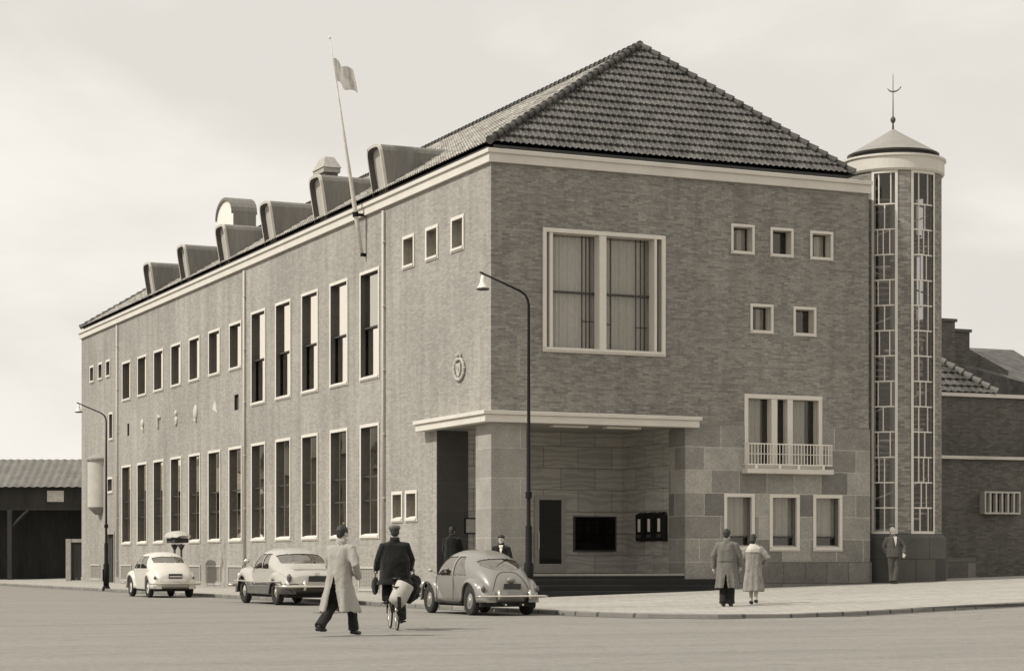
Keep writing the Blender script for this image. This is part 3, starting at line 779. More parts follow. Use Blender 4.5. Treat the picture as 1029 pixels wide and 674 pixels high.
m = MB(); m.quad((19.3, 7.2, 8.3), (27, 7.2, 6.9), (27, 12, 9.2), (19.3, 12, 9.2)); m.quad((19.3, 7.2, 6.5), (27, 7.2, 6.5), (27, 7.2, 6.9), (19.3, 7.2, 8.3)); m.build('back_roof', ROOF, NH)
for (x0, x1, y0, y1, zt) in ((19.25, 20.15, 6.3, 7.2, 9.36), (20.4, 21.5, 7.3, 8.3, 9.16)):
    m = MB(); m.box(x0, x1, y0, y1, 6.5, zt); c = m.build('house_chimney', BR_H, NH)
    m = MB(); m.box(x0 - .06, x1 + .06, y0 - .06, y1 + .06, zt, zt + .1); m.build('chimney_cap', plain('house_chimney_cap', .1) if x0 < 20 else bpy.data.materials['house_chimney_cap'], c)
m = MB(); m.quad((21.5, 7.6, 6.5), (21.5, 12, 6.5), (21.5, 12, 8.9), (21.5, 7.6, 8.7)); m.quad((21.5, 7.6, 6.5), (23.4, 7.6, 6.5), (23.4, 7.6, 7.9), (21.5, 7.6, 8.7)); m.build('gable', BR_H, NH)
GW = empty('low_wing', (0, 0, 0), 0, 'single storey brick wing with pale coping and small barred window beside the tower', 'outbuilding')
m = MB(); m.quad((15.2, 3.6, -.2), (18.9, 3.6, -.2), (18.9, 3.6, 4.55), (15.2, 3.6, 4.55)); m.quad((18.9, 3.6, -.2), (26, 3.1, -.2), (26, 3.1, 4.55), (18.9, 3.6, 4.55)); m.quad((15.2, 3.6, 4.55), (26, 3.1, 4.55), (26, 5, 4.55), (15.2, 5, 4.55)); m.build('wing_wall', BR_H, GW)
m = MB(); m.box(15.0, 18.9, 3.45, 3.62, 4.5, 4.6); m.add([(18.9, 3.45, 4.5), (26, 2.95, 4.5), (26, 2.95, 4.6), (18.9, 3.45, 4.6)], [(0, 1, 2, 3)]); m.build('coping', CONC, GW)
m = MB(); ring_frame(m, 19.15, 20.6, 2.7, 3.45, .06, 3.30, 3.6)
for k in range(1, 6): m.box(19.15 + k * .24 - .035, 19.15 + k * .24 + .035, 3.31, 3.5, 2.76, 3.39)
w = m.build('window', plain('wing_window_frame', .45), GW); m = MB(); m.quad((19.2, 3.46, 2.75), (20.55, 3.46, 2.75), (20.55, 3.46, 3.4), (19.2, 3.46, 3.4)); m.build('pane', G_DARK, w)
m = MB(); m.box(15.2, 18.95, 3.52, 3.598, -.2, 1.25); m.build('wing_plinth', GRAN_D, GW)

SH = empty('dark_shed', (0, 0, 0), 0, 'dark timber shed with sloping ribbed roof beyond the far end of the post office', 'shed')
def shp(u, d, z):    # the shed stands square to the side street, beyond the far corner
    c, s_ = math.cos(R(-24)), math.sin(R(-24))
    return (-1.2 + u * c - d * s_, 62.0 + u * s_ + d * c, z)
m = MB(shp); m.quad((-14, 0, 3.9), (4.5, 0, 3.9), (4.5, 0, 5.2), (-14, 0, 5.2)); m.quad((-14, 3, 0), (4.5, 3, 0), (4.5, 3, 5.2), (-14, 3, 5.2)); m.quad((4.5, 0, 0), (4.5, 3, 0), (4.5, 3, 5.2), (4.5, 0, 5.2)); m.build('shed_wall', WOOD_D, SH)
m = MB(shp)
n = 90; P = []
for i in range(n + 1):
    u = -14.3 + 19.2 * i / n; hh = .05 * (i % 2); P.append([(u, -.4, 5.12 + hh), (u, 2.6, 6.75 + hh)])
m.grid(P); m.build('shed_roof', plain('shed_roof_sheet', .16, .8, .35, 1.5, 12, streak=True), SH)
for u in (-12, -8, -4, -.3, 3.9):
    m = MB(shp); m.box(u - .12, u + .12, -.06, .16, 0, 3.9)
    if u < 3: m.tube([(u, .05, 2.9), (u + 1.0, .05, 3.9)], .08, 6)
    m.build('shed_post', WOOD_D, SH)
m = MB(shp); ring_frame(m, 1.75, 2.65, 4.35, 4.95, .05, -.06, .02); w = m.build('window', FRAME, SH)
m = MB(shp); m.quad((1.78, -.03, 4.38), (2.62, -.03, 4.38), (2.62, -.03, 4.92), (1.78, -.03, 4.92)); m.build('pane', plain('pale_shutter', .6, .5), w)
gp = empty('side_gate', (1.0, 52.6, .1), R(-24), 'narrow timber gate in a pale post frame at the far end of the post office', 'gate')
m = MB(); m.box(-1.45, -1.2, -.1, .1, 0, 2.15); m.box(-1.2, 1.5, -.08, .08, 1.98, 2.15); m.build('gate_frame', plain('gate_frame_paint', .38), gp)
m = MB()
for k in range(9): m.box(-1.18 + k * .27, -.93 + k * .27, -.03, .02, .05, 1.95)
m.build('gate_boards', WOOD_D, gp)

# domed shelter by the side wall, two posts
ks = empty('domed_shelter', (-1.35, 27.9, .12), 0, 'small pale domed canopy on two dark posts behind the small white car', 'shelter')
m = MB(); P = []
for i in range(9):
    a = math.pi * i / 8; P.append((-.95 * math.cos(a), .26 * math.sin(a)))
m.grid([[(x * .55, -1.6, 2.0 + z * .3) for x, z in P], [(x * .85, -1.2, 2.02 + z * .8) for x, z in P], [(x, -.2, 2.03 + z) for x, z in P], [(x * .95, 1.0, 2.02 + z) for x, z in P], [(x * .8, 1.7, 2.0 + z * .6) for x, z in P]]); m.build('canopy', plain('canopy_lead', .42, .7, .2), ks, smooth=True)
m = MB(); m.box(-.62, .62, -1.25, 1.3, 1.80, 1.99); m.build('soffit', WOOD_D, ks, bevel=.05)
for y in (-1.1, .9):
    m = MB(); m.tube([(0, y, 0), (0, y, 1.75)], .09, 8); m.tube([(0, y, 1.5), (0, y, 1.72)], [.09, .34], 8); m.build('post', WOOD_D, ks, smooth=True)

ks.scale = (.46, .50, .97)
# ------------------------------------------------------------------ street lamps
def lamp(loc, rz, H, label):
    t = empty('street_lamp', loc, rz, label, 'street lamp', 'tall bent-arm street lamps along the kerb')
    m = MB(); m.tube([(0, 0, -.1), (0, 0, 1.05), (0, 0, 1.1), (0, 0, 1.9), (0, 0, 1.95), (0, 0, H - .75), (-.02, 0, H - .64), (-.08, 0, H - .52), (-.2, 0, H - .43), (-1.12, 0, H)],
                     [.11, .11, .075, .075, .045, .030, .029, .028, .027, .022], 12); m.build('pole', IRON, t, smooth=True)
    m = MB(); m.tube([(0, 0, -.1), (0, 0, .1), (0, 0, .14)], [.15, .15, .12], 12); m.box(-.13, -.10, -.07, .07, .35, .85); m.tube([(0, 0, 2.55), (0, 0, 2.7)], .075, 12); m.build('base_collar', IRON, t)
    s = MB(); s.lathe([(.02, -.14), (.06, -.16), (.085, -.28), (.10, -.38), (.17, -.50), (.225, -.56), (.22, -.565), (.16, -.50)], 20, (0, 0)); 
    o = s.build('lamp_shade', WHITE, t, smooth=True); o.location = (-1.05, 0, H + .03); o.scale = (.66, .66, .72)
    m = MB(); m.lathe([(.225, -.56), (.225, -.60), (.17, -.62), (.01, -.63)], 20); m.build('shade_rim', STEEL, o)
    m = MB(); m.tube([(0, 0, -.16), (0, 0, -.04)], .022, 8); m.build('hanger', IRON, o)
    return t
l1 = lamp((-3.25, -9.6, .05), R(-24), 7.72, 'tall black street lamp with white bell shade standing in front of the porch')
l2 = copy_tree(l1); l2.location = (-4.6, 26.2, .05); l2.scale = (1, 1, .925); l2['label'] = 'dark bent-arm street lamp left of the small white car, near the far gate'

# ------------------------------------------------------------------ cars (local: +y forward, wheels on z = 0)
def spl(keys, y):
    """smooth interpolation through keys [(y, a, b, ...)]"""
    K = np.array(keys, float); ys = K[:, 0]; out = []
    for c in range(1, K.shape[1]):
        v = K[:, c]; h = np.diff(ys); dl = np.diff(v) / h; mm = np.zeros(len(v))
        mm[0] = dl[0]; mm[-1] = dl[-1]
        for i in range(1, len(v) - 1):
            mm[i] = 0 if dl[i - 1] * dl[i] <= 0 else 2 * dl[i - 1] * dl[i] / (dl[i - 1] + dl[i])
        i = int(min(max(np.searchsorted(ys, y) - 1, 0), len(ys) - 2)); t = (y - ys[i]) / h[i]
        t = min(max(t, 0), 1)
        out.append((2 * t ** 3 - 3 * t ** 2 + 1) * v[i] + (t ** 3 - 2 * t ** 2 + t) * h[i] * mm[i] + (-2 * t ** 3 + 3 * t ** 2) * v[i + 1] + (t ** 3 - t ** 2) * h[i] * mm[i + 1])
    return out

def body_grid(keys, ny=170, na=60, nl=16):
    """keys: (y, z_bottom, z_belt, z_top, half width at belt, roundness n, half width at bottom)"""
    y0, y1 = keys[0][0], keys[-1][0]; P = []
    for i in range(ny + 1):
        y = y0 + (y1 - y0) * (.5 - .5 * math.cos(math.pi * i / ny)); zb, zm, zt, w, n, wb = spl(keys, y)
        half = [(wb * j / 5, zb) for j in range(5)]
        for j in range(nl):
            t = j / nl; half.append((wb + (w - wb) * math.sin(t * math.pi / 2), zb + (zm - zb) * t))
        for j in range(na + 1):
            a = math.pi / 2 * j / na
            half.append((w * max(0, math.cos(a)) ** (2 / n), zm + (zt - zm) * math.sin(a) ** (2 / n)))
        ring = [(x, y, z) for x, z in half] + [(-x, y, z) for x, z in half[-2:0:-1]]
        P.append(ring)
    return P

def car_body(t, keys, paint, regions, y_front_glass=None):
    """regions: list of (part name, test(x,y,z) , material, inset)"""
    R2 = []
    for q in regions:
        if q[0] in ('rear_window', 'windscreen', 'lower_body'): R2.append(q)
        else:
            for sg in (-1, 1): R2.append((q[0], (lambda x, y, z, t_=q[1], g=sg: x * g > 0 and t_(x, y, z))) + tuple(q[2:]))
    regions = R2
    P = body_grid(keys); m = len(P[0]); V = [q for r in P for q in r]; F = []; G = {r[0] + str(k): [] for k, r in enumerate(regions)}
    for i in range(len(P) - 1):
        for j in range(m):
            k = (j + 1) % m; f = (i * m + j, i * m + k, (i + 1) * m + k, (i + 1) * m + j)
            c = np.mean([V[q] for q in f], axis=0)
            for n_, r in enumerate(regions):
                if r[1](*c): G[r[0] + str(n_)].append(f); break
            else: F.append(f)
    F.append(tuple(range(m))[::-1]); F.append(tuple((len(P) - 1) * m + j for j in range(m)))
    mb = MB(); mb.add(V, F); b = mb.build('body', paint, t, smooth=True)
    bm = bmesh.new(); bm.from_mesh(b.data)
    lo = [v for v in bm.verts if not v.link_faces]; bmesh.ops.delete(bm, geom=lo, context='VERTS'); bm.to_mesh(b.data); bm.free()
    for n_, r in enumerate(regions):
        fs = G[r[0] + str(n_)]
        if not fs: continue
        mb = MB(); mb.add(V, fs); me = mb.mesh(r[0])
        bm = bmesh.new(); bm.from_mesh(me)
        bmesh.ops.delete(bm, geom=[v for v in bm.verts if not v.link_faces], context='VERTS')
        bmesh.ops.recalc_face_normals(bm, faces=bm.faces)
        bm.normal_update()
        cen = Vector((0, (keys[0][0] + keys[-1][0]) / 2, .8))
        for v in bm.verts:
            nn = v.normal.copy()
            if nn.dot(v.co - cen) < 0: nn = -nn
            v.co -= nn * r[3]
        bm.to_mesh(me); bm.free()
        link_mesh(r[0], me, r[2], b, True)
        # rubber / chrome edge around the glass
        bm = bmesh.new(); bm.from_mesh(me); E = [(e_.verts[0].co.copy(), e_.verts[1].co.copy()) for e_ in bm.edges if e_.is_boundary]; bm.free()
        tr = MB()
        for p, q in E:
            if (p - q).length > 1e-4: tr.tube([p, q], r[4] if len(r) > 4 else .011, 4, caps=False)
        tr.build('window_seal', r[5] if len(r) > 5 else RUB, b, clean=False)
    return b

def fender(t, y0, y1, yw, R_, rw, xin, W, ztop, zlow, paint, side, name='fender', peak=.45, n=40, low=None, zcut=.56):
    P = []
    for i in range(n + 1):
        s = i / n; y = y0 + (y1 - y0) * s
        e_ = max(0, 1 - abs((s - peak) / (peak if s < peak else 1 - peak)) ** 2.2)
        zt = zlow + (ztop - zlow) * e_ ** .62; wd = W * max(e_, .02) ** .42
        ze = zlow if abs(y - yw) >= R_ else max(zlow, rw + math.sqrt(R_ * R_ - (y - yw) ** 2)); ze = min(ze, zt - .004)
        row = [(side * (xin - .12), y, zt)]
        for k in range(11):
            a = math.pi / 2 * k / 10
            row.append((side * (xin + wd * math.sin(a) ** .85), y, ze + (zt - ze) * math.cos(a) ** .75))
        row.append((side * (xin + wd - .025), y, ze + .0)); row.append((side * (xin + wd - .05), y, ze + .03))
        P.append(row)
    mb = MB(); mb.grid(P)
    if low is None: return mb.build(name, paint, t, smooth=True)
    up_ = [f for f in mb.fc if sum(mb.v[i][2] for i in f) / 4 >= zcut]; lo_ = [f for f in mb.fc if f not in set(up_)]
    out = None
    fr_ = [f for f in lo_ if mb.v[f[0]][1] >= yw]; bk_ = [f for f in lo_ if mb.v[f[0]][1] < yw]
    for nm, fs, mt, par in ((name, up_, paint, t), ('shaded_lower_fender', fr_, low, None), ('shaded_lower_fender', bk_, low, None)):  # lower fender faces split off to take the painted shade
        if not fs: continue
        q = MB(); used = sorted({i for f in fs for i in f}); ix = {k: j for j, k in enumerate(used)}
        q.v = [mb.v[i] for i in used]; q.fc = [tuple(ix[i] for i in f) for f in fs]
        o = q.build(nm, mt, par or out, smooth=True); out = out or o
    return out

def wheel(t, x, y, r, w, side, hubmat, rimv=None):
    m = MB(lambda a, b, c: (a, b, c)); prof = [(r * .55, -w * .42), (r * .9, -w * .5), (r * .99, -w * .36), (r, 0), (r * .99, w * .36), (r * .9, w * .5), (r * .55, w * .42)]
    n = 28
    m.grid([[(b, rr * math.cos(2 * math.pi * k / n), rr * math.sin(2 * math.pi * k / n)) for k in range(n)] for rr, b in prof], True)
    o = m.build('wheel', RUB, t, smooth=True); o.location = (x, y, r)
    m = MB(); prof = [(r * .60, .40), (r * .58, .30), (r * .46, .26), (r * .40, .36), (r * .2, .44), (.002, .47)]
    m.grid([[(side * b * w, rr * math.cos(2 * math.pi * k / n), rr * math.sin(2 * math.pi * k / n)) for k in range(n)] for rr, b in prof], True); m.build('rim', hubmat, o, smooth=True)
    m = MB(); m.ball((side * w * .44, 0, 0), w * .12, r * .24, r * .24, 16, 8); m.build('hubcap', CHROME, o, smooth=True)
    return o

RUB = plain('tyre_rubber', .025, .85, .2)
CHROME = plain('chrome', .75, .15, .05, metal=1)
P_GREY = plain('grey_car_paint', .21, .35, .05, .8, 6, coat=.6)
LOWP = plain('shaded_lower_paint', .07, .35, .1, coat=.4)  # shade and ground reflection on the saloon's lower body, put into the colour
P_PALE = plain('pale_car_paint', .42, .4, .04, .8, 6, coat=.5)
P_WHITE = plain('white_car_paint', .60, .4, .04, .8, 6, coat=.5)
UNDER = plain('underbody', .02, .9, .2)
PLATE = plain('plate_dark', .03, .5)
LENS = plain('red_lens', .10, .2, .1)

def plate(t, y, z, w=.46, h=.11):
    m = MB(); m.box(-w / 2, w / 2, y - .02, y, z - h / 2, z + h / 2); return m.build('number_plate', PLATE, t, bevel=.006)

def beetle_shape(t, paint, split=False, s=1.0):
    keys = [(-1.92, .42, .47, .50, .20, 2.2, .12), (-1.86, .36, .52, .66, .36, 2.2, .25), (-1.72, .30, .60, .87, .50, 2.2, .36), (-1.5, .27, .68, 1.08, .58, 2.2, .45), (-1.2, .26, .78, 1.25, .645, 2.25, .55), (-.85, .25, .84, 1.385, .69, 2.3, .60),
            (-.4, .25, .86, 1.475, .715, 2.4, .62), (.05, .25, .86, 1.495, .72, 2.45, .62), (.4, .25, .86, 1.45, .71, 2.45, .62), (.62, .25, .85, 1.33, .70, 2.5, .6), (.84, .25, .83, 1.10, .67, 2.4, .58), (.98, .26, .80, .99, .64, 2.3, .55), (1.3, .28, .70, .93, .52, 2.2, .42), (1.6, .30, .60, .82, .40, 2.2, .3), (1.82, .34, .52, .66, .28, 2.2, .2), (1.92, .40, .46, .5, .14, 2.2, .1)]
    def inreg(y, z, ya, yb, za, zb): return ya < y < yb and za < z < zb
    side_front = lambda x, y, z: abs(x) > .42 and .90 < z < 1.33 and -.22 < y < .78 - .62 * max(0, z - .9)
    side_rear = lambda x, y, z: abs(x) > .42 and .90 < z < 1.33 and -.92 + 1.0 * max(0, z - .95) < y < -.30
    rear = lambda x, y, z: y < -.8 and abs(x) < .46 and 1.02 + .10 * (abs(x) / .46) ** 4 < z < 1.28 - .06 * (abs(x) / .46) ** 3
    wind = lambda x, y, z: .5 < y < .95 and abs(x) < .56 and 1.0 < z < 1.37
    b = car_body(t, keys, paint, [('side_window', side_front, G_CAR, .012), ('quarter_window', side_rear, G_CAR, .012), ('rear_window', rear, G_CAR, .012), ('windscreen', wind, G_CAR, .012)])
    for sd in (-1, 1):
        fender(t, -1.92, -.42, -1.2, .41, .33, .50, .27, .86, .30, paint, sd, peak=.5)
        fender(t, .45, 1.98, 1.2, .40, .33, .46, .31, .86, .30, paint, sd, peak=.55)
        m = MB(); m.box(sd * .6, sd * .76, -.75, .75, .27, .31); m.build('running_board', RUB if not split else paint, t, bevel=.01)
        for y in (-1.2, 1.2): wheel(t, sd * .645, y, .335, .15, sd, paint)
        m = MB(); m.ball((sd * .63, -1.78, .60), .055, .05, .075, 10, 8); m.build('tail_lamp', LENS, t, smooth=True)
        m = MB(); m.ball((sd * .58, 1.80, .66), .10, .09, .11, 12, 8); m.build('headlight', CHROME, t, smooth=True)
        m = MB(); m.tube([(sd * .80 - sd * .1, -.02, .80), (sd * .80 - sd * .1, -.12, .80)], .014, 6); m.build('door_handle', CHROME, t)
        m = MB()   # door shut lines
        for yy in (-.28, .72): m.box(sd * .719 - .004, sd * .719 + .004, yy - .007, yy + .007, .33, .88)
        m.build('door_seam', UNDER, t)
        m = MB(); m.tube([(sd * .71, .78, .95), (sd * .82, .75, 1.0)], .01, 6); m.ball((sd * .85, .74, 1.01), .055, .03, .045); m.build('wing_mirror', CHROME, t, smooth=True)
    for y, z in ((-2.0, .44), (2.03, .44)):
        m = MB(); sg = 1 if y > 0 else -1
        m.tube([(-.82, y - sg * .16, z), (-.72, y - sg * .05, z), (-.4, y, z), (.4, y, z), (.72, y - sg * .05, z), (.82, y - sg * .16, z)], .055, 10, flat=.5)
        for x in (-.36, .36): m.tube([(x, y + sg * .02, z - .07), (x, y + sg * .03, z), (x, y + sg * .0, z + .14)], .03, 8)
        m.build('bumper', CHROME, t, smooth=True)
    m = MB(); m.box(-.62, .62, -1.75, 1.7, .2, .42); m.build('underbody', UNDER, t)
    m = MB()
    for sd in (-1, 1): m.tube([(sd * .2, -1.8, .26), (sd * .2, -2.02, .25)], .025, 8)
    m.build('exhaust', CHROME, t)
    p = plate(t, -1.90, .66, .40, .12); p.rotation_euler = (0, 0, 0)
    m = MB(); m.ball((0, -1.83, .80), .10, .07, .07, 12, 8); m.build('plate_light', paint, t, smooth=True)
    m = MB()    # engine lid shut line as a raised thin seam following the tail
    pts = []
    for k in range(25):
        a = -1 + 2 * k / 24; x = .42 * math.copysign(abs(a) ** .8, a); z = .56 + .42 * (1 - abs(a) ** 2.6)
        pts.append((x, z))
    def tail_y(x, z):
        lo, hi = -1.92, -.6
        for _ in range(24):
            md = (lo + hi) / 2; zb, zm, zt, w, n_, wb = spl(keys, md)
            ins = abs(x) < w and z < (zm + (zt - zm) * max(0, 1 - (abs(x) / w) ** n_) ** (1 / n_)) and z > zb
            if ins: hi = md
            else: lo = md
        return hi
    m.tube([(x, tail_y(x, z) - .001, z) for x, z in pts], .008, 5); m.build('engine_lid_seam', UNDER, t, clean=False)
    return t

bt = empty('parked_car', (-4.87, -10.45, 0), 0, 'grey beetle-shaped saloon with oval rear window parked by the street lamp', 'car', 'cars parked along the kerb')
beetle_shape(bt, P_GREY)
bt.scale = (1, .97, .955)

# small white saloon, far left
sm = empty('parked_car', (-5.86, 13.3, 0), 0, 'small rounded white saloon parked farthest down the side street', 'car', 'cars parked along the kerb')
keys = [(-1.86, .42, .50, .55, .30, 2.3, .22), (-1.78, .34, .56, .74, .50, 2.4, .42), (-1.55, .28, .66, .93, .62, 2.4, .55), (-1.2, .26, .78, 1.12, .68, 2.4, .62), (-.8, .25, .84, 1.34, .70, 2.5, .64), (-.35, .25, .86, 1.45, .71, 2.6, .64),
        (.2, .25, .86, 1.45, .71, 2.6, .64), (.5, .25, .85, 1.33, .70, 2.6, .64), (.75, .25, .84, 1.10, .68, 2.4, .62), (.95, .26, .80, .97, .64, 2.3, .58), (1.4, .28, .72, .90, .52, 2.3, .46), (1.8, .32, .6, .72, .36, 2.3, .3), (1.92, .4, .5, .55, .2, 2.3, .15)]
sdw = lambda x, y, z: abs(x) > .45 and .92 < z < 1.31 and (-.95 + 1.0 * max(0, z - .95) < y < -.26 or -.2 < y < .7 - .6 * (z - .92))
rw = lambda x, y, z: y < -.6 and abs(x) < .50 and 1.10 < z < 1.30 - .05 * (abs(x) / .5) ** 3
ws = lambda x, y, z: .4 < y < .9 and abs(x) < .56 and 1.0 < z < 1.34
car_body(sm, keys, P_WHITE, [('side_window', sdw, G_CAR, .012), ('rear_window', rw, G_CAR, .012), ('windscreen', ws, G_CAR, .012)])
for sd in (-1, 1):
    fender(sm, -1.85, -.55, -1.12, .38, .31, .56, .20, .84, .28, P_WHITE, sd)
    fender(sm, .45, 1.95, 1.1, .38, .31, .50, .26, .86, .28, P_WHITE, sd, peak=.55)
    for y in (-1.12, 1.1): wheel(sm, sd * .64, y, .31, .15, sd, P_WHITE)
    m = MB(); m.ball((sd * .62, -1.70, .62), .045, .05, .06); m.build('tail_lamp', LENS, sm, smooth=True)
    m = MB(); m.ball((sd * .56, 1.8, .68), .1, .08, .1); m.build('headlight', CHROME, sm, smooth=True)
for y in (-1.97, 2.02):
    m = MB(); sg = 1 if y > 0 else -1; m.tube([(-.80, y - sg * .2, .44), (-.7, y - sg * .05, .44), (.7, y - sg * .05, .44), (.80, y - sg * .2, .44)], .055, 8, flat=.5); m.build('bumper', CHROME, sm, smooth=True)
m = MB(); m.box(-.6, .6, -1.6, 1.7, .2, .42); m.build('underbody', UNDER, sm)
p = plate(sm, -1.865, .68, .44, .15)
m = MB(); m.box(-.2, .2, -1.89, -1.886, .65, .69); m.build('plate_marks', CARD, p)

# big pale American saloon, middle
bk = empty('parked_car', (-5.42, 1.55, 0), 0, 'large pale American saloon with chrome side strip, partly behind the man in the raincoat', 'car', 'cars parked along the kerb')
keys = [(-2.62, .46, .55, .62, .52, 2.6, .45), (-2.55, .36, .62, .80, .70, 2.8, .62), (-2.3, .30, .72, .93, .78, 3.0, .70), (-1.9, .28, .80, 1.02, .82, 3.0, .74), (-1.5, .27, .84, 1.16, .83, 2.7, .75), (-1.1, .27, .88, 1.38, .82, 2.6, .75), (-.6, .27, .89, 1.50, .81, 2.7, .75),
        (-.1, .27, .89, 1.52, .80, 2.8, .75), (.25, .27, .88, 1.42, .80, 2.7, .75), (.55, .27, .87, 1.16, .79, 2.5, .75), (.75, .28, .86, 1.05, .76, 2.5, .72), (1.3, .3, .82, 1.0, .66, 2.5, .6), (1.8, .34, .74, .93, .55, 2.5, .5), (2.15, .38, .62, .80, .44, 2.4, .38), (2.25, .45, .55, .62, .3, 2.4, .25)]
sdw = lambda x, y, z: abs(x) > .5 and .96 < z < 1.36 and (-1.02 + .7 * max(0, z - .95) < y < -.42 or -.36 < y < .46 - .6 * (z - .92))
rw = lambda x, y, z: y < -.9 and abs(x) < .62 and 1.10 < z < 1.36 - .05 * (abs(x) / .6) ** 3
ws = lambda x, y, z: .15 < y < .7 and abs(x) < .62 and 1.06 < z < 1.42
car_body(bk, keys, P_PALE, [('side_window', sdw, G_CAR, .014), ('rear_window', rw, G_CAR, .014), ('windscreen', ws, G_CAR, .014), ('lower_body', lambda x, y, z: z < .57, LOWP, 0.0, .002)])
for sd in (-1, 1):
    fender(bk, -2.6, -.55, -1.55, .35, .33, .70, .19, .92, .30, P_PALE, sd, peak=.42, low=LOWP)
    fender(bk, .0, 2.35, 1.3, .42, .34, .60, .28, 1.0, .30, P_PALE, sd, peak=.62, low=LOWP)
    for y in (-1.55, 1.3): wheel(bk, sd * .74, y, .345, .17, sd, CHROME)
    m = MB(); m.tube([(sd * .885, -2.2, .62), (sd * .9, -1.5, .62), (sd * .89, -.6, .60)], .02, 6); m.tube([(sd * .86, .2, .60), (sd * .90, 1.2, .62), (sd * .86, 2.0, .62)], .02, 6); m.build('chrome_strip', CHROME, bk)
    m = MB(); m.box(sd * .8, sd * .862, -1.15, .82, .28, .52); m.build('sill_panel', plain('shaded_sill_paint', .12, .4) if 'shaded_sill_paint' not in bpy.data.materials else bpy.data.materials['shaded_sill_paint'], bk, bevel=.02)  # dark sill, raised so its colour also carries the lower side's shade
    m = MB(); m.ball((sd * .74, -2.50, .72), .06, .07, .11); m.build('tail_lamp', LENS, bk, smooth=True)
    m = MB(); m.ball((sd * .62, 2.2, .74), .12, .1, .12); m.build('headlight', CHROME, bk, smooth=True)
    m = MB(); m.tube([(sd * .80, .45, 1.0), (sd * .95, .42, 1.12)], .014, 6); m.ball((sd * .98, .42, 1.16), .085, .05, .07); m.build('wing_mirror', CHROME, bk, smooth=True)
for y in (-2.76, 2.46):
    m = MB(); sg = 1 if y > 0 else -1
    m.tube([(-.96, y - sg * .55, .50), (-.92, y - sg * .2, .50), (-.7, y - sg * .03, .50), (.7, y - sg * .03, .50), (.92, y - sg * .2, .50), (.96, y - sg * .55, .50)], .085, 10, flat=.5)
    for x in (-.4, .4): m.tube([(x, y + sg * .03, .4), (x, y + sg * .05, .5), (x, y, .68)], .045, 8)
    m.build('bumper', CHROME, bk, smooth=True)
m = MB(); m.box(-.72, .72, -2.3, 2.0, .2, .42); m.build('underbody', UNDER, bk)
p = plate(bk, -2.63, .70, .50, .15)
m = MB(); m.box(-.55, .55, -2.30, -2.27, .935, .96); m.box(-.06, .06, -2.62, -2.56, .80, .86); m.build('boot_handle', CHROME, bk)

# ------------------------------------------------------------------ people
def remesh(mb, vox=.012, smooth=4, wrinkle=0, seed=0, wscale=9, folds=0):
    me = mb.mesh('tmp'); bm = bmesh.new(); bm.from_mesh(me); bmesh.ops.recalc_face_normals(bm, faces=bm.faces); bm.to_mesh(me); bm.free()
    o = bpy.data.objects.new('tmp', me); COL.objects.link(o)
    r = o.modifiers.new('r', 'REMESH'); r.mode = 'VOXEL'; r.voxel_size = vox
    if smooth: s_ = o.modifiers.new('s', 'SMOOTH'); s_.iterations = smooth; s_.factor = .5
    dg = bpy.context.evaluated_depsgraph_get(); out = bpy.data.meshes.new_from_object(o.evaluated_get(dg))
    bpy.data.objects.remove(o)
    if wrinkle:
        N = [v.normal.copy() for v in out.vertices]
        for v, n_ in zip(out.vertices, N):
            p = v.co
            d = noise.noise(Vector((p.x * wscale + seed, p.y * wscale, p.z * wscale * .45))) * wrinkle
            d += noise.noise(Vector((p.x * wscale * 2.5 + seed, p.y * wscale * 2.5, p.z * wscale * 1.6))) * wrinkle * .4
            if folds: d += folds * max(0, min(1, (1.05 - p.z) / .5)) * math.sin(math.atan2(p.y, p.x) * 9 + seed)
            v.co = p + n_ * d
    return out

SKIN = plain('skin', .42, .6, .08, 20, 90)
GREYHAIR = plain('fair_hair', .30, .6, .3, 30, 120)
HAIR = plain('dark_hair', .03, .6, .4, 30, 120)
EYE = plain('eye_dark', .03, .3)
def hand(mb, w, d, fwd, s=1.0, curl=.5, side=1):
    """five-fingered hand at wrist w pointing along d, palm facing fwd"""
    w = Vector(w); d = Vector(d).normalized(); f = Vector(fwd); f = (f - d * f.dot(d)).normalized(); x = d.cross(f) * side
    mb.tube([w - d * .03, w + d * .02, w + d * .06, w + d * .09], [.028 * s, .034 * s, .042 * s, .036 * s], 10, flat=.55)
    for k, (o, l) in enumerate(((-.030, .062), (-.010, .074), (.011, .068), (.030, .052))):
        b = w + d * .075 + x * o * s
        p1 = b + d * l * .5 + f * curl * .012; p2 = p1 + (d * (1 - curl * .5) + f * curl).normalized() * l * .5; p3 = p2 + (d * (1 - curl) + f * curl * 1.1).normalized() * l * .3
        mb.tube([b, p1, p2, p3], [.0105, .010, .009, .0075], 6)
    b = w + d * .03 - x * .035 * s
    mb.tube([b, b + d * .03 - x * .022 + f * .01, b + d * .062 - x * .022 + f * .025], [.014, .012, .009], 6)

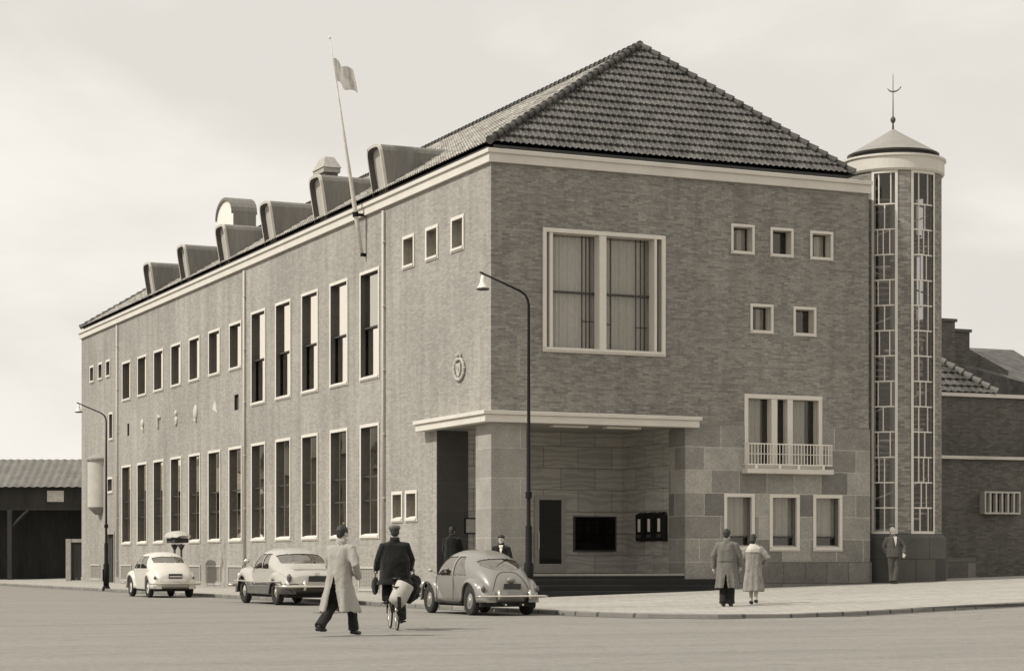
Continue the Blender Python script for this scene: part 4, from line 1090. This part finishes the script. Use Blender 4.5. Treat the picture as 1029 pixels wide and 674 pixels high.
def person(label, loc, rz, H=1.75, legs=None, arms=None, lean=(0, 0), head_turn=0, head_tilt=0, hair=True, female=False, hip=.92, hairmat=None):
    """returns dict with root, joint positions, body mesh object. Local +y is the way the person faces."""
    t = empty('person', loc, rz, label, 'person')
    k = H / 1.75
    t.scale = (k, k, k)
    lx, ly = lean
    sh = lambda z: (lx * (z - hip) / .5, ly * (z - hip) / .5)
    legs = legs or [((-.10, 0, .90), (-.10, .02, .48), (-.10, 0, .08)), ((.10, 0, .90), (.10, .02, .48), (.10, 0, .08))]
    mb = MB(); W = .92 if female else 1.0
    T = []
    for z, rx, ry in ((hip - .10, .15, .11), (hip, .165, .12), (hip + .12, .15, .11), (hip + .25, .155, .115), (hip + .40, .18, .12), (hip + .48, .17, .105), (hip + .53, .10, .08), (hip + .57, .058, .06), (hip + .66, .053, .058)):
        a, b = sh(z); T.append((a, b, z, rx * W, ry * W))
    mb.loft(T, 16)
    for (h, kn, an) in legs: mb.tube([h, tuple((np.array(h) + np.array(kn)) / 2), kn, tuple((np.array(kn) * .65 + np.array(an) * .35)), an], [.085, .075, .055, .055, .038], 10)
    sx, sy = sh(hip + .45)
    hp = sh(hip + .70); hc = Vector((hp[0], hp[1] + .015, hip + .69))
    HM = Matrix.Translation(hc) @ Matrix.Rotation(R(head_turn), 4, 'Z') @ Matrix.Rotation(R(head_tilt), 4, 'X')
    hf = lambda a, b, c: tuple(HM @ Vector((a, b, c)))
    mb.f = hf
    mb.ball((0, -.005, .02), .074, .092, .098, 16, 12); mb.ball((0, .018, -.05), .056, .068, .068, 14, 10)     # skull, jaw
    mb.tube([(0, .09, .025), (0, .112, -.012), (0, .092, -.022)], [.009, .014, .012], 8)                          # nose
    mb.ball((0, .075, .04), .05, .018, .012); mb.ball((0, .078, -.058), .024, .012, .01); mb.ball((0, .07, -.092), .022, .02, .016)
    for s_ in (-1, 1): mb.ball((s_ * .076, -.005, .0), .012, .022, .032)
    mb.f = lambda a, b, c: (a, b, c)
    J = []
    for i, ar in enumerate(arms):
        s_ = -1 if i == 0 else 1
        S_ = Vector((sx + s_ * .185 * W, sy, hip + .45)); E_ = Vector(ar[0]); Wr = Vector(ar[1])
        mb.tube([S_ - Vector((s_ * .05, 0, -.01)), S_, (S_ + E_) / 2, E_, (E_ * .6 + Wr * .4), Wr], [.05, .058, .05, .042, .04, .028], 10)
        if len(ar) > 2 and ar[2]: hand(mb, Wr, Wr - E_ if len(ar) < 4 else Vector(ar[3]), ar[2], curl=ar[4] if len(ar) > 4 else .5, side=s_)
        J.append((S_, E_, Wr))
    me = remesh(mb, .0085, 2)
    body = link_mesh('body', me, SKIN, t, True)
    e_ = MB(hf)
    for s_ in (-1, 1): e_.ball((s_ * .03, .083, .022), .011, .007, .008, 8, 6)
    e_.build('eyes', EYE, t, smooth=True)
    if hair:
        h_ = MB(hf); h_.ball((0, -.022, .038), .083, .098, .098, 16, 12); h_.ball((0, -.05, -.01), .070, .06, .07)
        if female: h_.ball((0, -.07, -.03), .085, .07, .08)
        link_mesh('hair', remesh(h_, .009, 3, .01, 3, 40), hairmat or HAIR, t, True)
    return dict(root=t, legs=legs, J=J, hf=hf, sh=sh, hip=hip, W=W, lean=lean)

def trousers(p, mat, r=1.0):
    mb = MB()
    for (h, kn, an) in p['legs']:
        h, kn, an = map(np.array, (h, kn, an))
        a2 = an + np.array((0, 0, .0))
        mb.tube([h + np.array((0, 0, .06)), (h + kn) / 2, kn, (kn + an) / 2, a2], [.105 * r, .10 * r, .088 * r, .085 * r, .09 * r], 12)
    mb.ball((0, 0, p['hip'] - .04), .175, .135, .15)
    link_mesh('trousers', remesh(mb, .013, 3, .012, 5, 10), mat, p['root'], True)

def shoes(p, mat, toe=(0, 1)):
    for i, (h, kn, an) in enumerate(p['legs']):
        an = Vector(an); d = Vector((toe[0], toe[1], 0)).normalized()
        pitch = 0
        mb = MB(); mb.tube([an - d * .07 + Vector((0, 0, -.035)), an + Vector((0, 0, -.02)), an + d * .08 + Vector((0, 0, -.04)), an + d * .17 + Vector((0, 0, -.05)), an + d * .20 + Vector((0, 0, -.055))], [.035, .055, .045, .036, .02], 10, flat=.85)
        link_mesh('shoe', remesh(mb, .009, 2), mat, p['root'], True)

def coat(p, mat, hem, flare=.06, slit=0, slit_top=.9, slit_dir=0, sleeve=True, name='coat', belly=1.0, collar=True, seed=1, cx=0, cy=0, hemshift=(0, 0), open_front=False, folds=.006):
    """a coat as a closed remeshed shell: torso loft down to the hem plus sleeves"""
    hip = p['hip']; W = p['W']; sh = p['sh']; mb = MB(); T = []
    prof = [(hip + .55, .085, .085), (hip + .52, .14, .105), (hip + .475, .205, .13), (hip + .36, .215, .15), (hip + .2, .205 * belly, .15 * belly), (hip + .05, .21 * belly, .16 * belly), (hip - .1, .22 * belly, .17 * belly)]
    z = hip - .1; n = 6
    for i in range(1, n + 1):
        q = i / n; zz = z + (hem - z) * q
        if hem < hip - .12: prof.append((zz, (.22 + flare * q) * belly, (.17 + flare * q) * belly))
    prof = [r for r in prof if r[0] >= hem - 1e-6]
    if prof[-1][0] > hem + .02: prof.append((hem, prof[-1][1], prof[-1][2]))
    for (zz, rx, ry) in prof:
        a, b = sh(max(zz, hip)); q = max(0, (hip - zz) / max(hip - hem, .01))
        T.append((a + hemshift[0] * q, b + hemshift[1] * q, zz, rx * W, ry * W, .85))
    T = T[::-1]
    n = 40
    if slit:
        # open sheet with a widening gap round slit_dir (angle, radians)
        Po = []; Pin = []
        for r in T:
            g = .02 + slit * max(0, (slit_top - r[2]) / (slit_top - hem)) if r[2] < slit_top else 0
            row = []; row2 = []
            for k in range(n + 1):
                a = slit_dir + g + (2 * math.pi - 2 * g) * k / n
                for arr, kk in ((row, 1), (row2, .90)): arr.append((r[0] + r[3] * kk * math.copysign(abs(math.cos(a)) ** .85, math.cos(a)), r[1] + r[4] * kk * math.copysign(abs(math.sin(a)) ** .85, math.sin(a)), r[2]))
            Po.append(row); Pin.append(row2)
        for i in range(len(Po)):
            Po[i] = Po[i] + Pin[i][::-1]
        mb.grid(Po, True)
        mb.add(Po[0], [(i, i + 1, 2 * n - i, 2 * n + 1 - i) for i in range(n)])
        mb.add(Po[-1], [(i, i + 1, 2 * n - i, 2 * n + 1 - i) for i in range(n)])
    else: mb.loft(T, n)
    if sleeve:
        for i, (S_, E_, Wr) in enumerate(p['J']):
            s_ = -1 if i == 0 else 1
            Wd = (Wr - E_).normalized()
            mb.tube([S_ - Vector((s_ * .09, 0, -.02)), S_ + Vector((s_ * .0, 0, .0)), (S_ + E_) / 2, E_, (E_ + Wr) / 2, Wr - Wd * .0], [.07, .085, .076, .068, .062, .056], 12)
    o = link_mesh(name, remesh(mb, .013, 3, .016, seed, 8, folds if hem < .7 else 0), mat, p['root'], True)
    if collar:
        c = MB(); a, b = sh(hip + .56)
        c.loft([(a, b, hip + .50, .105, .10), (a, b - .005, hip + .56, .088, .088), (a, b - .012, hip + .615, .078, .082), (a, b - .012, hip + .60, .07, .072), (a, b, hip + .53, .07, .07)], 20, caps=False)
        c.build('collar', mat, o, smooth=True)
    return o

DARK = cloth('black_wool', .014, .3); TROU = cloth('dark_trousers', .022, .3); RAIN = cloth('pale_raincoat', .32, .10, 7); GCOAT = cloth('grey_raincoat', .15, .25, 7); WCOAT = cloth('light_coat', .25, .22, 8); SUIT = cloth('brown_suit', .085, .3); SHOE = plain('shoe_leather', .02, .4)
SHIRT = cloth('white_shirt', .65, .05); CAPM = cloth('flat_cap', .14, .2, 15)

# 1 man in pale raincoat, nearest, mid stride, seen from behind
p = person('man in a long pale raincoat with a back slit striding across the road', (-12.22, -22.03, 0), R(-52), 1.74,
           legs=[((-.10, 0, .90), (-.12, .02, .50), (-.14, -.36, .15)), ((.10, 0, .90), (.10, .19, .52), (.11, .26, .09))], lean=(0, .06),
           arms=[((-.27, .10, 1.12), (-.22, .30, .95), (0, 1, 0)), ((.32, -.03, 1.12), (.25, .16, .92), None)], head_turn=-14, head_tilt=-8)
trousers(p, TROU); shoes(p, SHOE); coat(p, RAIN, .38, .11, slit=.36, slit_top=.92, slit_dir=math.pi * 1.5, hemshift=(0, .03), seed=2, folds=.014)
m = MB(p['hf']); m.ball((0, -.02, .055), .088, .104, .088, 16, 10); link_mesh('beret', remesh(m, .01, 2, .006, 1, 30), HAIR, p['root'], True)

# 2 cyclist from behind
BY = empty('bicycle', (-10.36, -19.62, 0), R(-15), 'black bicycle ridden by the man in the flat cap, seen from behind', 'bicycle')
def bwheel(y, turn=0):
    m = MB(); n = 40
    m.grid([[(.016 * math.cos(b), (.335 + .016 * math.sin(b)) * math.cos(2 * math.pi * k / n), (.335 + .016 * math.sin(b)) * math.sin(2 * math.pi * k / n)) for b in [2 * math.pi * q / 8 for q in range(8)]] for k in range(n + 1)])
    o = m.build('wheel', RUB, BY, smooth=True); o.location = (0, y, .352); o.rotation_euler = (0, 0, turn)
    m = MB()
    m.grid([[(.012 * math.cos(b), (.312 + .008 * math.sin(b)) * math.cos(2 * math.pi * k / n), (.312 + .008 * math.sin(b)) * math.sin(2 * math.pi * k / n)) for b in [2 * math.pi * q / 6 for q in range(6)]] for k in range(n + 1)])
    m.tube([(-.04, 0, 0), (.04, 0, 0)], .025, 8); m.build('rim', CHROME, o, smooth=True)
    m = MB()
    for k in range(18):
        a = 2 * math.pi * k / 18; m.tube([((-1) ** k * .03, 0, 0), (0, .312 * math.cos(a), .312 * math.sin(a))], .0018, 4)
    m.build('spokes', CHROME, o)
    m = MB()
    P = [[(x, .375 * math.cos(a), .375 * math.sin(a) + (.004 if x == 0 else 0)) for x in (-.03, 0, .03)] for a in [R(-15 + 150 * q / 16) if y > 0 else R(30 + 165 * q / 16) for q in range(17)]]
    m.grid(P); m.build('mudguard', IRON, o, smooth=True)
bwheel(-.36); bwheel(.78)
m = MB()
for a, b in (((0, .12, .30), (0, -.12, .84)), ((0, .12, .30), (0, .62, .62)), ((0, -.08, .78), (0, .60, .86)), ((0, .62, .58), (0, .56, .96))): m.tube([a, b], .016, 8)
for s_ in (-1, 1): m.tube([(s_ * .045, .12, .3), (s_ * .05, -.36, .352)], .010, 6); m.tube([(s_ * .02, -.10, .8), (s_ * .05, -.36, .352)], .009, 6); m.tube([(s_ * .03, .625, .6), (s_ * .045, .72, .45), (s_ * .045, .78, .352)], .011, 6)
m.build('frame', IRON, BY)
m = MB(); m.tube([(-.30, .28, .98), (-.28, .45, 1.03), (-.1, .56, 1.04), (0, .57, 1.02), (.1, .56, 1.04), (.28, .45, 1.03), (.30, .28, .98)], .012, 8); m.tube([(0, .56, .9), (0, .57, 1.03)], .014, 8); m.build('handlebar', CHROME, BY, smooth=True)
m = MB(); m.loft([(0, -.15, .85, .05, .12), (0, -.16, .88, .09, .14), (0, -.15, .90, .07, .12)], 14); m.build('saddle', SHOE, BY, smooth=True)
m = MB(); m.box(-.08, .08, -.62, -.16, .735, .75)
for s_ in (-1, 1): m.tube([(s_ * .07, -.5, .74), (s_ * .05, -.36, .352)], .006, 6)
m.build('carrier', IRON, BY)
m = MB(); m.tube([(-.17, .12 + .05, .46), (-.06, .17, .46)], .012, 6); m.tube([(.06, .07, .14), (.17, .07, .14)], .012, 6); m.tube([(-.05, .12, .3), (-.06, .17, .46)], .01, 6); m.tube([(.05, .12, .3), (.06, .07, .14)], .01, 6)
for s_ in (-1, 1): m.box(s_ * .15 - .045, s_ * .15 + .045, (.17 if s_ < 0 else .07) - .04, (.17 if s_ < 0 else .07) + .04, (.46 if s_ < 0 else .14) - .012, (.46 if s_ < 0 else .14) + .012)
m.tube([(.045, .12, .3), (.05, .12, .3)], .09, 16); m.build('pedals', IRON, BY)
p = person('man in a flat cap and black jacket riding the bicycle away, seen from behind', (-10.36, -19.62, 0), R(-15), 1.75, hip=.97,
           legs=[((-.09, -.10, .95), (-.11, .30, .84), (-.12, .17, .50)), ((.09, -.10, .95), (.11, .22, .58), (.12, .05, .18))],
           arms=[((-.29, .06, 1.18), (-.29, .26, 1.04), (0, 0, -1), (0, .9, -.25), 1.0), ((.29, .06, 1.18), (.29, .26, 1.04), (0, 0, -1), (0, .9, -.25), 1.0)], lean=(0, .04), head_turn=0, head_tilt=-8, hair=True)
trousers(p, TROU); shoes(p, SHOE); coat(p, DARK, .78, .04, belly=1.22, seed=5)
m = MB(p['hf']); m.loft([(0, .0, .055, .09, .11), (0, .005, .085, .108, .125), (0, .01, .115, .095, .115), (0, .01, .13, .05, .07)], 20); m.tube([(0, .06, .062), (0, .14, .055)], [.08, .07], 12, flat=.12); link_mesh('flat_cap', remesh(m, .009, 2, .004, 1, 30), CAPM, p['root'], True)
m = MB(); m.tube([(-.05, 0, .0), (-.02, 0, .08), (.05, 0, .36), (.055, 0, .38)], [.13, .15, .155, .14], 18)
o = m.build('canister', plain('pale_canister', .40, .7, .12), smooth=True); o.location = (-10.50, -20.12, .44); o.rotation_euler = (0, R(14), 0)
tag(o, 'pale cylindrical canister strapped askew on the back of the bicycle', 'canister')
m = MB(); m.ball((0, 0, .23), .17, .19, .25, 16, 12); m.tube([(-.08, 0, .42), (-.07, 0, .55), (.0, 0, .60), (.07, 0, .55), (.08, 0, .42)], .018, 6); m.ball((.03, -.02, .36), .16, .14, .12)
link_mesh('tmp', remesh(m, .012, 2, .03, 4, 9), cloth('bag_leather', .016, .3))
o = COL.objects['tmp']; o.name = 'shopping_bag'; o.location = (-9.98, -19.35, .47); tag(o, 'bulging black bag hanging from the right handlebar of the bicycle', 'bag')
m = MB(); m.ball((0, 0, .20), .10, .16, .2, 14, 10); m.tube([(0, -.06, .36), (0, 0, .5), (0, .06, .36)], .012, 6)
link_mesh('tmp2', remesh(m, .012, 2, .02, 7, 9), bpy.data.materials['bag_leather'])
o = COL.objects['tmp2']; o.name = 'shopping_bag'; o.location = (-10.62, -19.36, .60); o.scale = (.6, .6, .75); tag(o, 'slim dark bag hanging from the left handlebar of the bicycle', 'bag')

# 3 couple walking away
cd = R(-36)
gz = .12 + S(.9)
p = person('tall man in a grey raincoat walking away beside the woman, hand at his side', (.92, -11.4, gz - .03), cd, 1.80,
           legs=[((-.09, 0, .90), (-.09, .07, .48), (-.08, -.04, .09)), ((.09, 0, .90), (.09, .02, .48), (.08, .05, .08))],
           arms=[((-.30, -.02, 1.14), (-.30, .06, .88), (1, 0, 0)), ((.28, .02, 1.14), (.28, .12, .90), (-1, 0, 0))], head_turn=-12)
trousers(p, TROU); shoes(p, SHOE); coat(p, GCOAT, .42, .05, slit=.12, slit_top=.75, slit_dir=-math.pi / 2, seed=8, folds=.01)
m = MB(); m.loft([(0, 0, 1.02, .222, .172, .85), (0, 0, 1.065, .222, .172, .85)], 28, caps=False); m.build('belt', GCOAT, p['root'], smooth=True)
gz = .12 + S(1.95)
p = person('dark-haired woman in a light coat with a wide collar, elbow bent, walking beside the man', (1.98, -10.8, gz - .03), cd, 1.66, female=True,
           legs=[((-.08, 0, .90), (-.07, .10, .49), (-.06, .0, .09)), ((.08, 0, .90), (.07, -.02, .49), (.07, -.12, .12))],
           arms=[((-.27, .04, 1.14), (-.18, .22, 1.0), None), ((.36, -.04, 1.16), (.24, .15, 1.02), (-1, 0, 0))], head_turn=-18)
shoes(p, SHOE); coat(p, WCOAT, .34, .07, seed=11, folds=.012, collar=False)
m = MB(); m.loft([(0, 0, 1.29, .23, .155), (0, -.01, 1.38, .20, .145), (0, -.015, 1.46, .12, .11), (0, -.01, 1.50, .085, .085)], 24); link_mesh('wide_collar', remesh(m, .012, 2, .014, 3, 9), cloth('scarf_cloth', .5, .15), p['root'], True)

# 4 man leaning by the tower, facing the viewer
gz = .13 + S(12.3)
p = person('man in a dark suit with light shirt leaning against the wall beside the round tower', (12.62, -1.0, gz), R(168), 1.70, lean=(0, -.06),
           legs=[((-.09, 0, .90), (-.05, .10, .49), (.06, .22, .08)), ((.09, 0, .90), (.10, .06, .48), (.12, .14, .08))],
           arms=[((-.34, .0, 1.14), (-.25, .20, .93), (0, 0, -1)), ((.27, -.12, 1.14), (.18, -.08, .92), None)], head_turn=14, head_tilt=-4, hair=True, hairmat=GREYHAIR)
trousers(p, cloth('suit_trousers', .07, .3)); shoes(p, SHOE); coat(p, SUIT, .80, .02, seed=14, collar=True)
m = MB(); a, b = p['sh'](1.3)
m.add([(-.055, .125, 1.455), (.055, .125, 1.455), (.03, .165, 1.30), (.0, .172, 1.14), (-.03, .165, 1.30)], [(0, 1, 2, 3, 4)]); o = m.build('shirt_front', SHIRT, p['root']); o.location = (a * .6, b * .6 + .02, 0)
# 5 man behind the parked car, dark coat, light scarf
p = person('young man in dark coat and beret standing at the corner pillar behind the grey car', (-.02, -.75, .13), R(150), 1.75,
           arms=[((-.25, .05, 1.12), (-.20, .15, .88), (1, 0, 0)), ((.25, .05, 1.12), (.20, .15, .88), (-1, 0, 0))], head_turn=-12)
trousers(p, TROU); shoes(p, SHOE); coat(p, DARK, .60, .03, seed=17)
m = MB(); m.add([(-.06, .10, 1.47), (.06, .10, 1.47), (.035, .16, 1.33), (.0, .165, 1.22), (-.035, .16, 1.33)], [(0, 1, 2, 3, 4)]); m.build('shirt_front', SHIRT, p['root'])
m = MB(p['hf']); m.loft([(0, -.01, .05, .085, .10), (.01, -.01, .09, .105, .115), (.015, -.01, .125, .08, .09)], 18); link_mesh('beret', remesh(m, .01, 2), HAIR, p['root'], True)
# 6 dark figure in the side opening of the porch
p = person('person in a long dark coat standing in the shadow of the side porch opening', (-.36, 1.95, .40), R(-40), 1.74,
           arms=[((-.25, .05, 1.12), (-.20, .15, .88), (1, 0, 0)), ((.25, .05, 1.12), (.20, .15, .88), (-1, 0, 0))])
trousers(p, TROU); shoes(p, SHOE); coat(p, DARK, .5, .03, seed=19)
m = MB(p['hf']); m.loft([(0, 0, .06, .10, .115), (0, 0, .07, .085, .10), (0, 0, .13, .075, .09), (0, 0, .14, .04, .05)], 18); link_mesh('hat', remesh(m, .01, 2), HAIR, p['root'], True)

# ------------------------------------------------------------------ flat dark plate in the road near the raincoat man
m = MB(); m.box(-.45, .45, -.22, .22, -.03, .008)
dg_ = m.build('road_plate', plain('road_plate_dark', .06, .7, .2)); dg_.location = (-7.5, -8.4, 0)
tag(dg_, 'small flat dark plate in the road right of the man in the raincoat', 'drain cover')

# ------------------------------------------------------------------ opposite side of the side street (mirrored in the long windows)
def terrace(y, w, hgt, rid, x=-26, lab=''):
    t = empty('terraced_house', (x, y, 0), 0, lab, 'house', 'houses across the side street')
    m = MB(); m.box(-8, 0, 0, w - .05, -.1, hgt); m.build('wall', BR_H, t)
    m = MB(); m.add([(.3, -.02, hgt), (.3, w - .03, hgt), (-4, w - .03, rid), (-4, -.02, rid), (-8.3, -.02, hgt), (-8.3, w - .03, hgt)], [(0, 1, 2, 3), (3, 2, 5, 4), (0, 3, 4), (1, 2, 5)]); m.build('roof', ROOF, t)
    m = MB(); m.box(-4.5, -3.5, .3, 1.3, rid - 1, rid + 1.1); m.build('chimney', BR_H, t)
    for z in (1.0, 3.7):
        for yy in np.arange(1.0, w - 1.2, 2.4):
            m = MB(); m.box(.0, .03, yy, yy + 1.1, z, z + 1.6); f = m.build('window', FRAME, t)
            m = MB(); m.quad((.034, yy + .08, z + .08), (.034, yy + 1.02, z + .08), (.034, yy + 1.02, z + 1.52), (.034, yy + .08, z + 1.52)); m.build('pane', G_DARK, f)
y = 55
for i, (w, h, r_) in enumerate(((14, 6.2, 9.0), (11, 5.6, 8.0), (16, 6.6, 9.8), (12, 5.8, 8.6), (15, 6.4, 9.4), (14, 5.6, 8.4))):
    terrace(y, w, h * 1.3, r_ * 1.3, lab='terraced house across the side street, number %s in the row from the square' % ('one two three four five six'.split()[i])); y += w

# ------------------------------------------------------------------ light
EL = 46; AZ = 4      # sun to the left of the picture, almost along the front wall
sd = Vector((-math.cos(R(AZ)) * math.cos(R(EL)), math.sin(R(AZ)) * math.cos(R(EL)), math.sin(R(EL))))
su = bpy.data.lights.new('sun', 'SUN'); su.energy = 3.7; su.angle = R(1.6); su.color = (1, .962, .89)
so = bpy.data.objects.new('sun', su); COL.objects.link(so); so.rotation_euler = sd.to_track_quat('Z', 'Y').to_euler()
w = bpy.data.worlds.new('World'); SC.world = w; w.use_nodes = True
nt = w.node_tree; bg = nt.nodes['Background']
sky = nt.nodes.new('ShaderNodeTexSky'); sky.sky_type = 'NISHITA'; sky.sun_disc = False; sky.sun_elevation = R(EL); sky.sun_rotation = R(-90 + AZ); sky.dust_density = 4; sky.air_density = 1.0
tc = nt.nodes.new('ShaderNodeTexCoord')
def N(t, **k):
    q = nt.nodes.new(t)
    for a, v in k.items(): setattr(q, a, v)
    return q
bwn = N('ShaderNodeRGBToBW'); nt.links.new(sky.outputs[0], bwn.inputs[0])
cl = N('ShaderNodeMath', operation='MINIMUM'); nt.links.new(bwn.outputs[0], cl.inputs[0]); cl.inputs[1].default_value = 9
mp = N('ShaderNodeMapping'); mp.inputs['Scale'].default_value = (1, 1, 2.6); mp.inputs['Location'].default_value = (.3, .1, .2); nt.links.new(tc.outputs['Generated'], mp.inputs[0])
ns = N('ShaderNodeTexNoise'); ns.inputs['Scale'].default_value = 3.2; ns.inputs['Detail'].default_value = 6; ns.inputs['Roughness'].default_value = .5; ns.inputs['Distortion'].default_value = .4; nt.links.new(mp.outputs[0], ns.inputs['Vector'])
mr = N('ShaderNodeMapRange'); mr.interpolation_type = 'SMOOTHSTEP'; nt.links.new(ns.outputs['Fac'], mr.inputs[0])
mr.inputs[1].default_value = .40; mr.inputs[2].default_value = .66; mr.inputs[3].default_value = 7.4; mr.inputs[4].default_value = 9.2
ad = N('ShaderNodeMath', operation='MULTIPLY_ADD'); nt.links.new(cl.outputs[0], ad.inputs[0]); ad.inputs[1].default_value = .12; nt.links.new(mr.outputs[0], ad.inputs[2])
sc_ = N('ShaderNodeVectorMath', operation='SCALE'); sc_.inputs[0].default_value = (1, .953, .882); nt.links.new(ad.outputs[0], sc_.inputs['Scale'])
nt.links.new(sc_.outputs[0], bg.inputs[0]); bg.inputs[1].default_value = .1

# ------------------------------------------------------------------ camera (level, rising front: vertical shift keeps verticals upright)
cam = bpy.data.cameras.new('camera'); co = bpy.data.objects.new('camera', cam); COL.objects.link(co)
cam.sensor_width = 36; cam.lens = 36 * 2105 / 1029; cam.shift_y = 225 / 1029; cam.shift_x = 0; cam.clip_end = 2000
F = Vector((.4093, .9124, 0)); 
co.location = (-23.21, -53.16, 1.20)
co.rotation_euler = (R(90), 0, -math.atan2(F.x, F.y))
SC.camera = co
SC.view_settings.view_transform = 'Standard'; SC.view_settings.look = 'None'; SC.view_settings.exposure = 0
SC.cycles.max_bounces = 6; SC.cycles.transparent_max_bounces = 12
